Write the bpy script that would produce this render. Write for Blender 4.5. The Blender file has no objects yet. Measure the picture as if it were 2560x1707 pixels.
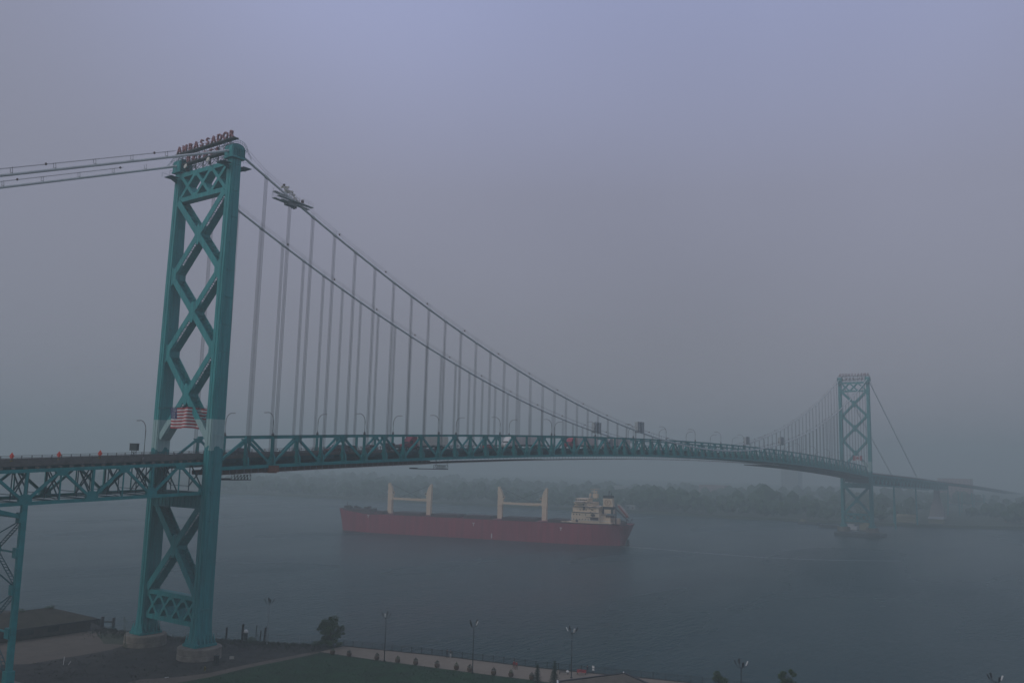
import bpy, math, random
from mathutils import Vector, Matrix
R = math.radians
S = bpy.context.scene
COL = S.collection
random.seed(7)

# ------------------------------------------------------------------ camera
CAM = Vector((-118.17, -175.62, 46.26)); YAW, PIT, ROL = 0.62725, 0.13894, 0.0250
cam_d = bpy.data.cameras.new('camera'); cam = bpy.data.objects.new('camera', cam_d); COL.objects.link(cam)
cam_d.sensor_width = 36; cam_d.lens = 36 * 2184.0 / 2560; cam_d.clip_start = 1; cam_d.clip_end = 20000
fw = Vector((math.cos(YAW) * math.cos(PIT), math.sin(YAW) * math.cos(PIT), math.sin(PIT)))
rt = Vector((math.sin(YAW), -math.cos(YAW), 0)); up = rt.cross(fw)
r2 = math.cos(ROL) * rt + math.sin(ROL) * up; u2 = -math.sin(ROL) * rt + math.cos(ROL) * up
M = Matrix((r2, u2, -fw)).transposed().to_4x4(); M.translation = CAM; cam.matrix_world = M
S.camera = cam

# ------------------------------------------------------------------ sky, sun, exposure
SUN_EL, SUN_AZ = R(35), R(-72)          # weak sun behind smoke, up and behind the camera's left
W = bpy.data.worlds.new('World'); S.world = W; W.use_nodes = True
nt = W.node_tree; nt.nodes.clear()
def N(t, **k):
    n = nt.nodes.new(t)
    for a, b in k.items(): setattr(n, a, b)
    return n
out = N('ShaderNodeOutputWorld'); bg = N('ShaderNodeBackground'); sky = N('ShaderNodeTexSky', sky_type='NISHITA')
sky.sun_disc = False; sky.sun_elevation = SUN_EL; sky.sun_rotation = SUN_AZ; sky.air_density = 1.0; sky.dust_density = 6; sky.ozone_density = 4
tc = N('ShaderNodeTexCoord'); sep = N('ShaderNodeSeparateXYZ'); ramp = N('ShaderNodeValToRGB')
nt.links.new(tc.outputs['Generated'], sep.inputs[0]); nt.links.new(sep.outputs['Z'], ramp.inputs[0])
cr = ramp.color_ramp
cr.elements[0].position = 0.0; cr.elements[0].color = (2.66, 2.56, 2.95, 1)
cr.elements[1].position = 0.50; cr.elements[1].color = (3.75, 4.10, 6.4, 1)
for p_, c_ in ((0.14, (2.64, 2.58, 3.1, 1)), (0.30, (2.95, 2.96, 3.9, 1))):
    e = cr.elements.new(p_); e.color = c_
noi = N('ShaderNodeTexNoise'); noi.inputs['Scale'].default_value = 1.6; noi.inputs['Detail'].default_value = 2.0
nt.links.new(tc.outputs['Generated'], noi.inputs['Vector'])
mr = N('ShaderNodeMapRange'); mr.inputs['From Min'].default_value = .3; mr.inputs['From Max'].default_value = .7
mr.inputs['To Min'].default_value = .90; mr.inputs['To Max'].default_value = 1.10
nt.links.new(noi.outputs['Fac'], mr.inputs['Value'])
sc_ = N('ShaderNodeVectorMath', operation='SCALE'); nt.links.new(ramp.outputs[0], sc_.inputs[0]); nt.links.new(mr.outputs[0], sc_.inputs['Scale'])
mix = N('ShaderNodeMix', data_type='RGBA'); mix.inputs['Factor'].default_value = 0.9
dv = N('ShaderNodeVectorMath', operation='DOT_PRODUCT'); nt.links.new(tc.outputs['Generated'], dv.inputs[0]); dv.inputs[1].default_value = (.775, .385, .50)
m2 = N('ShaderNodeMapRange'); m2.inputs['From Min'].default_value = .99; m2.inputs['From Max'].default_value = .74; m2.inputs['To Max'].default_value = .72; m2.interpolation_type = 'SMOOTHSTEP'
nt.links.new(dv.outputs['Value'], m2.inputs['Value'])
gmix = N('ShaderNodeMix', data_type='RGBA'); nt.links.new(m2.outputs[0], gmix.inputs['Factor']); nt.links.new(sc_.outputs[0], gmix.inputs['A']); gmix.inputs['B'].default_value = (2.62, 2.66, 3.35, 1)
nt.links.new(sky.outputs[0], mix.inputs['A']); nt.links.new(gmix.outputs['Result'], mix.inputs['B'])
nt.links.new(mix.outputs['Result'], bg.inputs['Color']); bg.inputs['Strength'].default_value = 0.10
nt.links.new(bg.outputs[0], out.inputs[0])

sl = bpy.data.lights.new('sun', 'SUN'); sl.energy = 0.6; sl.angle = R(30); sl.color = (1, .95, .9)
so = bpy.data.objects.new('sun', sl); COL.objects.link(so)
so.rotation_euler = Vector((math.sin(SUN_AZ), math.cos(SUN_AZ), math.tan(SUN_EL))).to_track_quat('Z', 'Y').to_euler()
V = S.view_settings; V.view_transform = 'Standard'; V.look = 'None'; V.gamma = 1; V.use_curve_mapping = False; V.exposure = 0.0
S.cycles.use_denoising = True
S.cycles.volume_bounces = 2
S.cycles.max_bounces = 6

# ------------------------------------------------------------------ materials
MT = {}
def mat(name, col, rough=.6, var=.15, scale=1.0, metal=0, bump=0, bscale=20, streak=False, spec=.4):
    if name in MT: return MT[name]
    m = bpy.data.materials.new(name); m.use_nodes = True; t = m.node_tree; b = t.nodes['Principled BSDF']
    b.inputs['Roughness'].default_value = rough; b.inputs['Metallic'].default_value = metal
    b.inputs['Specular IOR Level'].default_value = spec
    tcn = t.nodes.new('ShaderNodeTexCoord'); mp = t.nodes.new('ShaderNodeMapping')
    mp.inputs['Scale'].default_value = (scale, scale, scale * (.08 if streak else 1))
    t.links.new(tcn.outputs['Object'], mp.inputs[0])
    no = t.nodes.new('ShaderNodeTexNoise'); no.inputs['Scale'].default_value = 1; no.inputs['Detail'].default_value = 6; no.inputs['Roughness'].default_value = .65
    t.links.new(mp.outputs[0], no.inputs['Vector'])
    rp = t.nodes.new('ShaderNodeValToRGB'); rp.color_ramp.elements[0].position = .3; rp.color_ramp.elements[1].position = .7
    rp.color_ramp.elements[0].color = tuple(c * (1 - var) for c in col) + (1,)
    rp.color_ramp.elements[1].color = tuple(min(1, c * (1 + var)) for c in col) + (1,)
    t.links.new(no.outputs['Fac'], rp.inputs[0]); t.links.new(rp.outputs[0], b.inputs['Base Color'])
    if bump:
        n2 = t.nodes.new('ShaderNodeTexNoise'); n2.inputs['Scale'].default_value = bscale; n2.inputs['Detail'].default_value = 4
        t.links.new(tcn.outputs['Object'], n2.inputs['Vector'])
        bp = t.nodes.new('ShaderNodeBump'); bp.inputs['Strength'].default_value = bump; bp.inputs['Distance'].default_value = .05
        t.links.new(n2.outputs['Fac'], bp.inputs['Height']); t.links.new(bp.outputs[0], b.inputs['Normal'])
    MT[name] = m; return m

def tower_paint():
    """blue-green steel paint: faded above the road, fresh below, with a pale primer band between"""
    m = bpy.data.materials.new('tower_paint'); m.use_nodes = True; t = m.node_tree; b = t.nodes['Principled BSDF']; L = t.links.new
    b.inputs['Roughness'].default_value = .55
    tcn = t.nodes.new('ShaderNodeTexCoord'); mp = t.nodes.new('ShaderNodeMapping'); mp.inputs['Scale'].default_value = (1.4, 1.4, .09)
    L(tcn.outputs['Object'], mp.inputs[0])
    no = t.nodes.new('ShaderNodeTexNoise'); no.inputs['Detail'].default_value = 7; no.inputs['Roughness'].default_value = .7; no.inputs['Scale'].default_value = 1.5; L(mp.outputs[0], no.inputs['Vector'])
    def rampn(c0, c1):
        r = t.nodes.new('ShaderNodeValToRGB'); r.color_ramp.elements[0].position = .32; r.color_ramp.elements[1].position = .68
        r.color_ramp.elements[0].color = c0 + (1,); r.color_ramp.elements[1].color = c1 + (1,); L(no.outputs['Fac'], r.inputs[0]); return r
    faded = rampn((.008, .18, .195), (.022, .35, .345)); fresh = rampn((.002, .15, .165), (.004, .29, .30)); pale = rampn((.24, .42, .41), (.38, .54, .52))
    sp = t.nodes.new('ShaderNodeSeparateXYZ'); L(tcn.outputs['Object'], sp.inputs[0])
    n3 = t.nodes.new('ShaderNodeTexNoise'); n3.inputs['Scale'].default_value = .55; L(tcn.outputs['Object'], n3.inputs['Vector'])
    j = t.nodes.new('ShaderNodeMath'); j.operation = 'MULTIPLY_ADD'; L(n3.outputs['Fac'], j.inputs[0]); j.inputs[1].default_value = 6.0; L(sp.outputs['Z'], j.inputs[2])
    def gt(src, v):
        g = t.nodes.new('ShaderNodeMath'); g.operation = 'GREATER_THAN'; L(src, g.inputs[0]); g.inputs[1].default_value = v; return g
    def mx(f, a, c):
        q = t.nodes.new('ShaderNodeMix'); q.data_type = 'RGBA'; L(f, q.inputs['Factor']); L(a, q.inputs['A']); L(c, q.inputs['B']); return q.outputs['Result']
    a = mx(gt(j.outputs[0], 50.6).outputs[0], fresh.outputs[0], pale.outputs[0])
    c = mx(gt(sp.outputs['Z'], 54.3).outputs[0], a, faded.outputs[0])
    mp2 = t.nodes.new('ShaderNodeMapping'); mp2.inputs['Scale'].default_value = (2.2, 2.2, .16); mp2.inputs['Location'].default_value = (3, 7, 1); L(tcn.outputs['Object'], mp2.inputs[0])
    nr = t.nodes.new('ShaderNodeTexNoise'); nr.inputs['Detail'].default_value = 8; nr.inputs['Roughness'].default_value = .75; nr.inputs['Scale'].default_value = 1.3; L(mp2.outputs[0], nr.inputs['Vector'])
    rr = t.nodes.new('ShaderNodeMapRange'); rr.inputs['From Min'].default_value = .60; rr.inputs['From Max'].default_value = .74; rr.inputs['To Max'].default_value = .55; L(nr.outputs['Fac'], rr.inputs['Value'])
    rc = t.nodes.new('ShaderNodeRGB'); rc.outputs[0].default_value = (.06, .055, .045, 1)
    L(mx(rr.outputs[0], c, rc.outputs[0]), b.inputs['Base Color'])
    n2 = t.nodes.new('ShaderNodeTexNoise'); n2.inputs['Scale'].default_value = 3; L(tcn.outputs['Object'], n2.inputs['Vector'])
    bp = t.nodes.new('ShaderNodeBump'); bp.inputs['Strength'].default_value = .3; bp.inputs['Distance'].default_value = .05; L(n2.outputs['Fac'], bp.inputs['Height']); L(bp.outputs[0], b.inputs['Normal'])
    return m
TP = tower_paint()
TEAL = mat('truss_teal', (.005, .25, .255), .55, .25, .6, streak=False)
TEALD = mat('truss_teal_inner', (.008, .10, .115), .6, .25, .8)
STEELD = mat('dark_steel', (.03, .035, .035), .7, .3, 1)
CABLE = mat('cable_wrap', (.62, .66, .66), .5, .12, .5)
ROPE = mat('hanger_rope', (.045, .045, .05), .6, .1, 1)
RED = mat('sign_red', (.24, .095, .105), .6, .2, 2)
CONC = mat('concrete', (.20, .18, .15), .85, .35, .6, bump=.3, bscale=3)
BARR = mat('barrier_concrete', (.125, .120, .110), .85, .25, .8)
ASPH = mat('asphalt', (.06, .06, .06), .9, .2, .5)
LAMPM = mat('lamp_metal', (.12, .12, .12), .5, .1, 1, metal=.3)
BLACK = mat('black_paint', (.015, .017, .02), .6, .1, 1)
ORANGE = mat('orange_vinyl', (.62, .06, .03), .6, .08, 3)
RUST = mat('rust_brown', (.10, .055, .04), .85, .4, 1.2)
TARP = mat('orange_brown_tarp', (.22, .09, .05), .9, .3, 1.5)
WHITE = mat('white_paint', (.7, .7, .68), .5, .06, 1)
GREYM = mat('grey_metal', (.25, .26, .26), .5, .15, 1, metal=.2)
GLASS = mat('dark_glass', (.02, .025, .03), .08, .05, 1, spec=.8)
TYRE = mat('tyre_rubber', (.02, .02, .02), .9, .1, 2)
HULL = mat('hull_maroon', (.27, .012, .038), .6, .28, .35, streak=True)
HULLD = mat('deck_dark', (.06, .03, .035), .8, .3, .4)
CREAM = mat('ship_cream', (.72, .58, .42), .6, .08, .4)
GRASS = mat('lawn_green', (.005, .036, .010), .95, .5, .22, bump=.8, bscale=6)
DIRT = mat('gravel_ground', (.034, .031, .026), .95, .55, .33, bump=.6, bscale=4)
WEED = mat('weedy_ground', (.045, .055, .030), .95, .4, .5, bump=.7, bscale=5)
SAND = mat('promenade_paving', (.22, .185, .145), .9, .12, .5, bump=.2, bscale=3)
PLAZA = mat('plaza_paving', (.115, .095, .073), .9, .22, .4, bump=.2, bscale=3)
PATHM = mat('path_gravel', (.12, .10, .078), .9, .2, .6)
ROOF = mat('roof_moss', (.040, .036, .022), .95, .45, .5, bump=.6, bscale=4)
ROOF2 = mat('shelter_roof', (.10, .085, .062), .95, .35, .8, bump=.5, bscale=6)
BRICK = mat('brown_wall', (.055, .040, .034), .9, .3, .7)
LEAF = mat('leaf_green', (.050, .085, .030), .8, .5, .8)
LEAFD = mat('conifer_green', (.012, .028, .016), .8, .4, .8)
BARK = mat('bark', (.06, .045, .035), .9, .3, 3)
FARTREE = mat('far_tree_green', (.035, .075, .035), .9, .4, .06)
FARG = mat('far_ground', (.05, .07, .04), .95, .4, .02)
POT = mat('basket_planter', (.09, .055, .035), .9, .3, 3)
WOOD = mat('old_timber', (.035, .03, .03), .9, .3, 1)
CANVAS = mat('grey_canvas', (.40, .43, .44), .8, .1, 1)
PINK = mat('far_pink_roof', (.35, .22, .21), .8, .1, .1)
TAN = mat('far_tan', (.26, .24, .15), .8, .15, .1)
SKIN = mat('skin', (.35, .22, .16), .6, .05, 3)
FL_R = mat('flag_red', (.42, .03, .04), .8, .05, 2); FL_W = mat('flag_white', (.70, .68, .66), .8, .04, 2); FL_B = mat('flag_blue', (.03, .05, .16), .8, .06, 2)

def water_mat():
    m = bpy.data.materials.new('river_water'); m.use_nodes = True; t = m.node_tree; b = t.nodes['Principled BSDF']; L = t.links.new
    b.inputs['Base Color'].default_value = (.0003, .038, .044, 1); b.inputs['Specular IOR Level'].default_value = .15; b.inputs['Roughness'].default_value = .22; b.inputs['IOR'].default_value = 1.33
    tcn = t.nodes.new('ShaderNodeTexCoord')
    hs = []
    for sc, rot, st in (((.22, .55, 1), .3, 1.5), ((.6, 1.5, 1), .55, .8), ((.02, .05, 1), .2, 2.2)):
        mp = t.nodes.new('ShaderNodeMapping'); mp.inputs['Scale'].default_value = sc; mp.inputs['Rotation'].default_value = (0, 0, rot)
        L(tcn.outputs['Object'], mp.inputs[0]); no = t.nodes.new('ShaderNodeTexNoise'); no.inputs['Scale'].default_value = 1; no.inputs['Detail'].default_value = 4
        L(mp.outputs[0], no.inputs['Vector']); mu = t.nodes.new('ShaderNodeMath'); mu.operation = 'MULTIPLY'; L(no.outputs['Fac'], mu.inputs[0]); mu.inputs[1].default_value = st; hs.append(mu)
    a1 = t.nodes.new('ShaderNodeMath'); a1.operation = 'ADD'; L(hs[0].outputs[0], a1.inputs[0]); L(hs[1].outputs[0], a1.inputs[1])
    a2 = t.nodes.new('ShaderNodeMath'); a2.operation = 'ADD'; L(a1.outputs[0], a2.inputs[0]); L(hs[2].outputs[0], a2.inputs[1])
    mp = t.nodes.new('ShaderNodeMapping'); mp.inputs['Scale'].default_value = (.004, .011, 1); mp.inputs['Rotation'].default_value = (0, 0, .25); L(tcn.outputs['Object'], mp.inputs[0])
    nr = t.nodes.new('ShaderNodeTexNoise'); nr.inputs['Scale'].default_value = 1; nr.inputs['Detail'].default_value = 5; L(mp.outputs[0], nr.inputs['Vector'])
    rm = t.nodes.new('ShaderNodeMapRange'); rm.inputs['From Min'].default_value = .35; rm.inputs['From Max'].default_value = .65; rm.inputs['To Min'].default_value = .12; rm.inputs['To Max'].default_value = .34; L(nr.outputs['Fac'], rm.inputs['Value']); L(rm.outputs[0], b.inputs['Roughness'])
    bp = t.nodes.new('ShaderNodeBump'); bp.inputs['Strength'].default_value = 1; bp.inputs['Distance'].default_value = .42
    L(a2.outputs[0], bp.inputs['Height']); L(bp.outputs[0], b.inputs['Normal'])
    return m
WATER = water_mat()

# ------------------------------------------------------------------ helpers
def tag(o, label=None, cat=None, group=None, kind=None):
    if label: o['label'] = label
    if cat: o['category'] = cat
    if group: o['group'] = group
    if kind: o['kind'] = kind
    return o
def empty(name, loc=(0, 0, 0), rz=0, parent=None):
    o = bpy.data.objects.new(name, None); COL.objects.link(o); o.location = loc; o.rotation_euler = (0, 0, rz); o.parent = parent
    o.empty_display_size = .1
    return o
class MB:
    def __init__(s): s.v = []; s.f = []; s.m = []
    def add(s, vs, fs, mi=0):
        k = len(s.v); s.v += [tuple(v) for v in vs]; s.f += [tuple(i + k for i in f) for f in fs]; s.m += [mi] * len(fs)
        return s
    def box(s, x, y, z, a, b, c, mi=0):
        "centre x,y,z  size a,b,c"
        a /= 2; b /= 2; c /= 2
        vs = [(x + i * a, y + j * b, z + k * c) for i in (-1, 1) for j in (-1, 1) for k in (-1, 1)]
        return s.add(vs, [(0, 1, 3, 2), (4, 6, 7, 5), (0, 4, 5, 1), (2, 3, 7, 6), (0, 2, 6, 4), (1, 5, 7, 3)], mi)
    def beam(s, p, q, w, h, ref=(0, 0, 1), mi=0):
        "w across (perp. to ref), h along ref-ish"
        p = Vector(p); q = Vector(q); d = (q - p).normalized(); ref = Vector(ref)
        a = d.cross(ref)
        if a.length < 1e-4: a = d.cross(Vector((1, 0, 0)))
        a.normalize(); b = a.cross(d).normalized(); a = a * w / 2; b = b * h / 2
        vs = [p - a - b, p + a - b, p + a + b, p - a + b, q - a - b, q + a - b, q + a + b, q - a + b]
        return s.add(vs, [(3, 2, 1, 0), (4, 5, 6, 7), (0, 1, 5, 4), (1, 2, 6, 5), (2, 3, 7, 6), (3, 0, 4, 7)], mi)
    def tube(s, pts, r, n=6, mi=0):
        pts = [Vector(p) for p in pts]; rings = []
        rr = r if isinstance(r, (list, tuple)) else [r] * len(pts)
        for i, p in enumerate(pts):
            d = (pts[min(i + 1, len(pts) - 1)] - pts[max(i - 1, 0)]).normalized()
            a = d.cross(Vector((0, 0, 1)))
            if a.length < 1e-3: a = d.cross(Vector((0, 1, 0)))
            a.normalize(); b = a.cross(d)
            rings.append([p + rr[i] * (math.cos(t) * a + math.sin(t) * b) for t in (2 * math.pi * k / n for k in range(n))])
        vs = [v for r_ in rings for v in r_]; fs = []
        for i in range(len(pts) - 1):
            for k in range(n):
                a_ = i * n + k; b_ = i * n + (k + 1) % n; fs.append((a_, a_ + n, b_ + n, b_))
        fs.append(tuple(range(n))); fs.append(tuple(range((len(pts) - 1) * n, len(pts) * n))[::-1])
        return s.add(vs, fs, mi)
    def prism(s, poly, f, t0, t1, mi=0):
        "poly of 2-d points, f(a,b,t) -> xyz"
        n = len(poly); vs = [f(a, b, t0) for a, b in poly] + [f(a, b, t1) for a, b in poly]
        fs = [tuple(range(n))[::-1], tuple(range(n, 2 * n))] + [(i, (i + 1) % n, (i + 1) % n + n, i + n) for i in range(n)]
        return s.add(vs, fs, mi)
    def lathe(s, prof, c, n=24, mi=0):
        vs = []; fs = []
        for r, z in prof: vs += [(c[0] + r * math.cos(2 * math.pi * k / n), c[1] + r * math.sin(2 * math.pi * k / n), c[2] + z) for k in range(n)]
        for i in range(len(prof) - 1):
            for k in range(n):
                a = i * n + k; b = i * n + (k + 1) % n; fs.append((a, b, b + n, a + n))
        fs.append(tuple(range(n))[::-1]); fs.append(tuple(range((len(prof) - 1) * n, len(prof) * n)))
        return s.add(vs, fs, mi)
    def loft(s, rings, mi=0, cap=True):
        n = len(rings[0]); vs = [v for r in rings for v in r]; fs = []
        for i in range(len(rings) - 1):
            for k in range(n):
                a = i * n + k; b = i * n + (k + 1) % n; fs.append((a, b, b + n, a + n))
        if cap: fs.append(tuple(range(n))[::-1]); fs.append(tuple(range((len(rings) - 1) * n, len(rings) * n)))
        return s.add(vs, fs, mi)
    def mesh(s, name, mats, smooth=False):
        me = bpy.data.meshes.new(name); me.from_pydata(s.v, [], s.f)
        for m in (mats if isinstance(mats, (list, tuple)) else [mats]): me.materials.append(m)
        me.polygons.foreach_set('material_index', s.m)
        if smooth: me.polygons.foreach_set('use_smooth', [True] * len(s.f))
        me.update(); return me
    def build(s, name, mats, parent=None, smooth=False, **t):
        return link(name, s.mesh(name, mats, smooth), parent, **t)
def link(name, me, parent=None, loc=None, rz=0, **t):
    o = bpy.data.objects.new(name, me); COL.objects.link(o); o.parent = parent
    if loc is not None: o.location = loc
    if rz: o.rotation_euler = (0, 0, rz)
    return tag(o, **t)
def kids(o): return [c for c in list(COL.objects) if c.parent == o]
def copy_tree(o, parent=None, cache=None):
    c = o.copy(); COL.objects.link(c); c.parent = parent
    for ch in list(o.children): copy_tree(ch, c)
    return c
def interp(tab, x):
    if x <= tab[0][0]: return tab[0][1]
    for (a, b), (c, d) in zip(tab, tab[1:]):
        if x <= c: return b + (d - b) * (x - a) / (c - a)
    return tab[-1][1]

# ------------------------------------------------------------------ the bridge's lines
L = 563.9; YT, YC = 9.07, 10.11; HM = L / 2
def zcable(x): return 55.03 + 60.97 * ((x - HM) / HM) ** 2
def ztop(x): return 50.4 + 8.0 * (1 - ((x - HM) / HM) ** 2)
FARROAD = [(563.9, 45.9), (600, 45.0), (710, 42.6), (797, 40.2), (900, 37.5), (1059, 33.6), (1266, 27.0), (1600, 16)]
def zroad(x):
    if x < 0: return 46.0 + .052 * x
    if x > L: return interp(FARROAD, x)
    return ztop(x) - 4.5
XN = [9.15 + (n - 1) * 7.4747 for n in range(1, 75)]
def zback(x):
    if x < 0: return 116.0 + .405 * x + .00012 * x * (x + 300) * .3
    return 116.0 - .455 * (x - L)

# ------------------------------------------------------------------ haze, water, land
def poly_sheet(name, pts, z, m, **t):
    me = bpy.data.meshes.new(name); me.from_pydata([(x, y, z) for x, y in pts], [], [tuple(range(len(pts)))]); me.materials.append(m)
    a = sum(pts[i][0] * pts[(i + 1) % len(pts)][1] - pts[(i + 1) % len(pts)][0] * pts[i][1] for i in range(len(pts)))
    if a < 0: me.flip_normals()
    return link(name, me, **t)
poly_sheet('water', [(-400, -2700), (2700, -2700), (2700, 2700), (-400, 2700)], 0, WATER, kind='structure', label='grey-blue rippled river under the bridge')
G = 4.0
shore = [(-300, 900), (-90, 420), (-40, 210), (-16, 110), (2, 70), (7, 50), (4.1, 34), (4.9, 28.7), (6.4, 22), (11.1, 8.6), (15.2, 2.2), (18.8, -5), (21.3, -10.4), (24.6, -15.8), (28.8, -22.6),
         (29.2, -23.3), (36.7, -48.2), (41.5, -69.4), (45.5, -81.8), (49.2, -92.4), (51.2, -98.8), (58, -125), (66, -155), (85, -230), (120, -380), (220, -800), (500, -2000)]
sb = MB()
land = shore + [(-1000, -2000), (-1000, 900)]
n_ = len(land); sb.add([(x, y, G) for x, y in land] + [(x, y, -1) for x, y in land], [tuple(range(n_))] + [(i, (i + 1) % n_, (i + 1) % n_ + n_, i + n_) for i in range(n_)])
go = sb.build('ground', [DIRT], kind='structure', label='brown gravel ground of the near river bank')
poly_sheet('lawn', [(-60, -22), (-22.2, -18.6), (-16.4, -25.2), (-8.5, -26), (1.4, -25), (11.4, -25.2), (16.4, -25.2), (20.4, -25), (23.2, -38.8), (28.1, -61.4), (31, -73.3), (33, -82), (10, -130), (-60, -130)], G + .012, GRASS, kind='structure', label='dark green lawn beside the pale promenade')
poly_sheet('path', [(-22.2, -18.6), (-18.1, -17.9), (-12.8, -21.3), (-6.9, -23.1), (3, -22.6), (12.9, -22.9), (18, -23.1), (20.8, -23.9), (20.4, -25), (16.4, -25.2), (11.4, -25.2), (1.4, -25), (-8.5, -26), (-16.4, -25.2)], G + .008, PATHM, kind='structure', label='pale gravel path curving along the lawn edge')
poly_sheet('promenade', [(20.9, -24.2), (28.4, -23.7), (35.9, -48.4), (40.7, -69.6), (44.7, -82), (48.4, -92.8), (50.2, -99), (56.4, -125), (64, -155), (52, -158), (45, -125), (33, -82), (31.2, -73.3), (28.3, -61.4), (23.4, -38.8)], G + .016, SAND, kind='structure', label='pale paved riverside promenade')
poly_sheet('plaza', [(-40, 33.9), (-19.1, 33.9), (-.4, 33.2), (1.5, 31), (-.4, 29), (-5.7, 17.2), (-3, 12.5), (-7.5, 10.4), (-11.5, 9.9), (-25.3, 9.5), (-28.5, 12), (-40, 14)], G + .008, PLAZA, kind='structure', label='pale paved yard in front of the low building')
poly_sheet('grass_patch', [(2.8, 25.5), (-.9, 29), (-5.5, 17.4), (-3, 12.8), (3, 13.6)], G + .012, WEED, kind='structure', label='dark green grass patch beside the left tower leg')
poly_sheet('river_bank', [(2, 34.5), (4, 33.4), (4.8, 28.7), (6.3, 22), (5.5, 19), (3.5, 24), (.6, 29)], G + .016, PATHM, kind='structure', label='pale strip of bank behind the left tower leg')
# rough weeds along the shore: scattered blades as one mass
def leafmass(mb, c, rx, ry, rz, n, s, mi=0, shell=.55):
    for _ in range(n):
        while True:
            d = Vector((random.uniform(-1, 1), random.uniform(-1, 1), random.uniform(-1, 1)))
            if shell < d.length < 1 or (d.length < 1 and random.random() < .35): break
        p = Vector((c[0] + d.x * rx, c[1] + d.y * ry, c[2] + d.z * rz))
        a = Vector((random.uniform(-1, 1), random.uniform(-1, 1), random.uniform(-1, 1))).normalized() * s * random.uniform(.6, 1.3)
        b = a.cross(Vector((random.uniform(-1, 1), random.uniform(-1, 1), random.uniform(-1, 1)))).normalized() * s * random.uniform(.4, .9)
        mb.add([p - a, p + b, p + a * .9, p - b * .8], [(0, 1, 2, 3)], mi)
wb = MB()
for _ in range(2600):
    t = random.random()
    i = random.randint(6, 13); a = shore[i]; c = shore[i + 1]; x = a[0] + (c[0] - a[0]) * t; y = a[1] + (c[1] - a[1]) * t
    off = abs(random.gauss(0, 3.2)) + .2; x -= off; y -= off * .35
    if math.hypot(x, abs(y) - 10.1) < 5.3: continue
    h = random.uniform(.15, .6) * (1 if random.random() < .9 else 1.9)
    wb.add([(x - .12, y, G), (x + .12, y + .1, G), (x + random.uniform(-.2, .2), y + random.uniform(-.2, .2), G + h)], [(0, 1, 2)])
for _ in range(900):
    cx_, cy_ = random.uniform(-45, 20), random.uniform(-22, 26)
    if math.hypot(cx_, abs(cy_) - 10.1) < 5.6 or cx_ > 19 - (cy_ + 5) * .62 or (cy_ > 9 and cx_ < 0): continue
    for k in range(random.randint(1, 7)):
        x = cx_ + random.gauss(0, .5); y = cy_ + random.gauss(0, .5); wb.add([(x - .1, y, G), (x + .1, y + .08, G), (x + random.uniform(-.1, .1), y, G + random.uniform(.06, .3))], [(0, 1, 2)])
wb.build('weeds', [WEED], kind='stuff', label='rough weeds growing along the river bank', cat='weeds')
gb = MB()
for _ in range(9000):
    x = random.uniform(-30, 32); y = random.uniform(-85, -26)
    if x > 21 + (-y - 25) * .205: continue
    if x < -20 - (y + 26) * .1: pass
    a = random.random() * 6.28
    gb.add([(x - .1 * math.cos(a), y - .1 * math.sin(a), G + .01), (x + .1 * math.cos(a), y + .1 * math.sin(a), G + .01), (x, y, G + random.uniform(.05, .16))], [(0, 1, 2)])
gb.build('grass', [GRASS], kind='stuff', label='short grass blades of the dark green lawn', cat='grass')

fshore = [(1150, -2600), (980, -1200), (900, -600), (850, -250), (800, -95), (760, -56), (728, -14), (716, 20), (712, 60), (705, 95), (694, 125), (690, 169), (694, 223), (675, 280), (650, 383), (640, 487), (618, 569), (592, 719), (585, 800), (560, 1000), (480, 1700), (330, 2650)]
fb = MB(); fl = fshore + [(2650, 2650), (2650, -2600)]; n_ = len(fl)
fb.add([(x, y, 2.5) for x, y in fl] + [(x, y, -1) for x, y in fl], [tuple(range(n_))[::-1]] + [(i, i + n_, (i + 1) % n_ + n_, (i + 1) % n_) for i in range(n_)])
fb.build('far_bank', [FARG], kind='structure', label='hazy low far bank of the river')
hb = MB(); hb.box(850, 0, 61.5, 3900, 5600, 126)
haze = bpy.data.materials.new('haze_air'); haze.use_nodes = True; ht = haze.node_tree; ht.nodes.clear()
ho = ht.nodes.new('ShaderNodeOutputMaterial'); hv = ht.nodes.new('ShaderNodeVolumePrincipled'); hv.inputs['Density'].default_value = 0.00110
hv.inputs['Color'].default_value = (.755, .875, .845, 1); hv.inputs['Anisotropy'].default_value = .15
ht.links.new(hv.outputs[0], ho.inputs['Volume'])
hb.build('haze', [haze], kind='stuff', label='pale grey smoke haze filling the air')

# ------------------------------------------------------------------ bridge
BR = tag(empty('suspension_bridge'), 'long blue-green steel suspension bridge crossing the hazy river', 'bridge')

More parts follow.
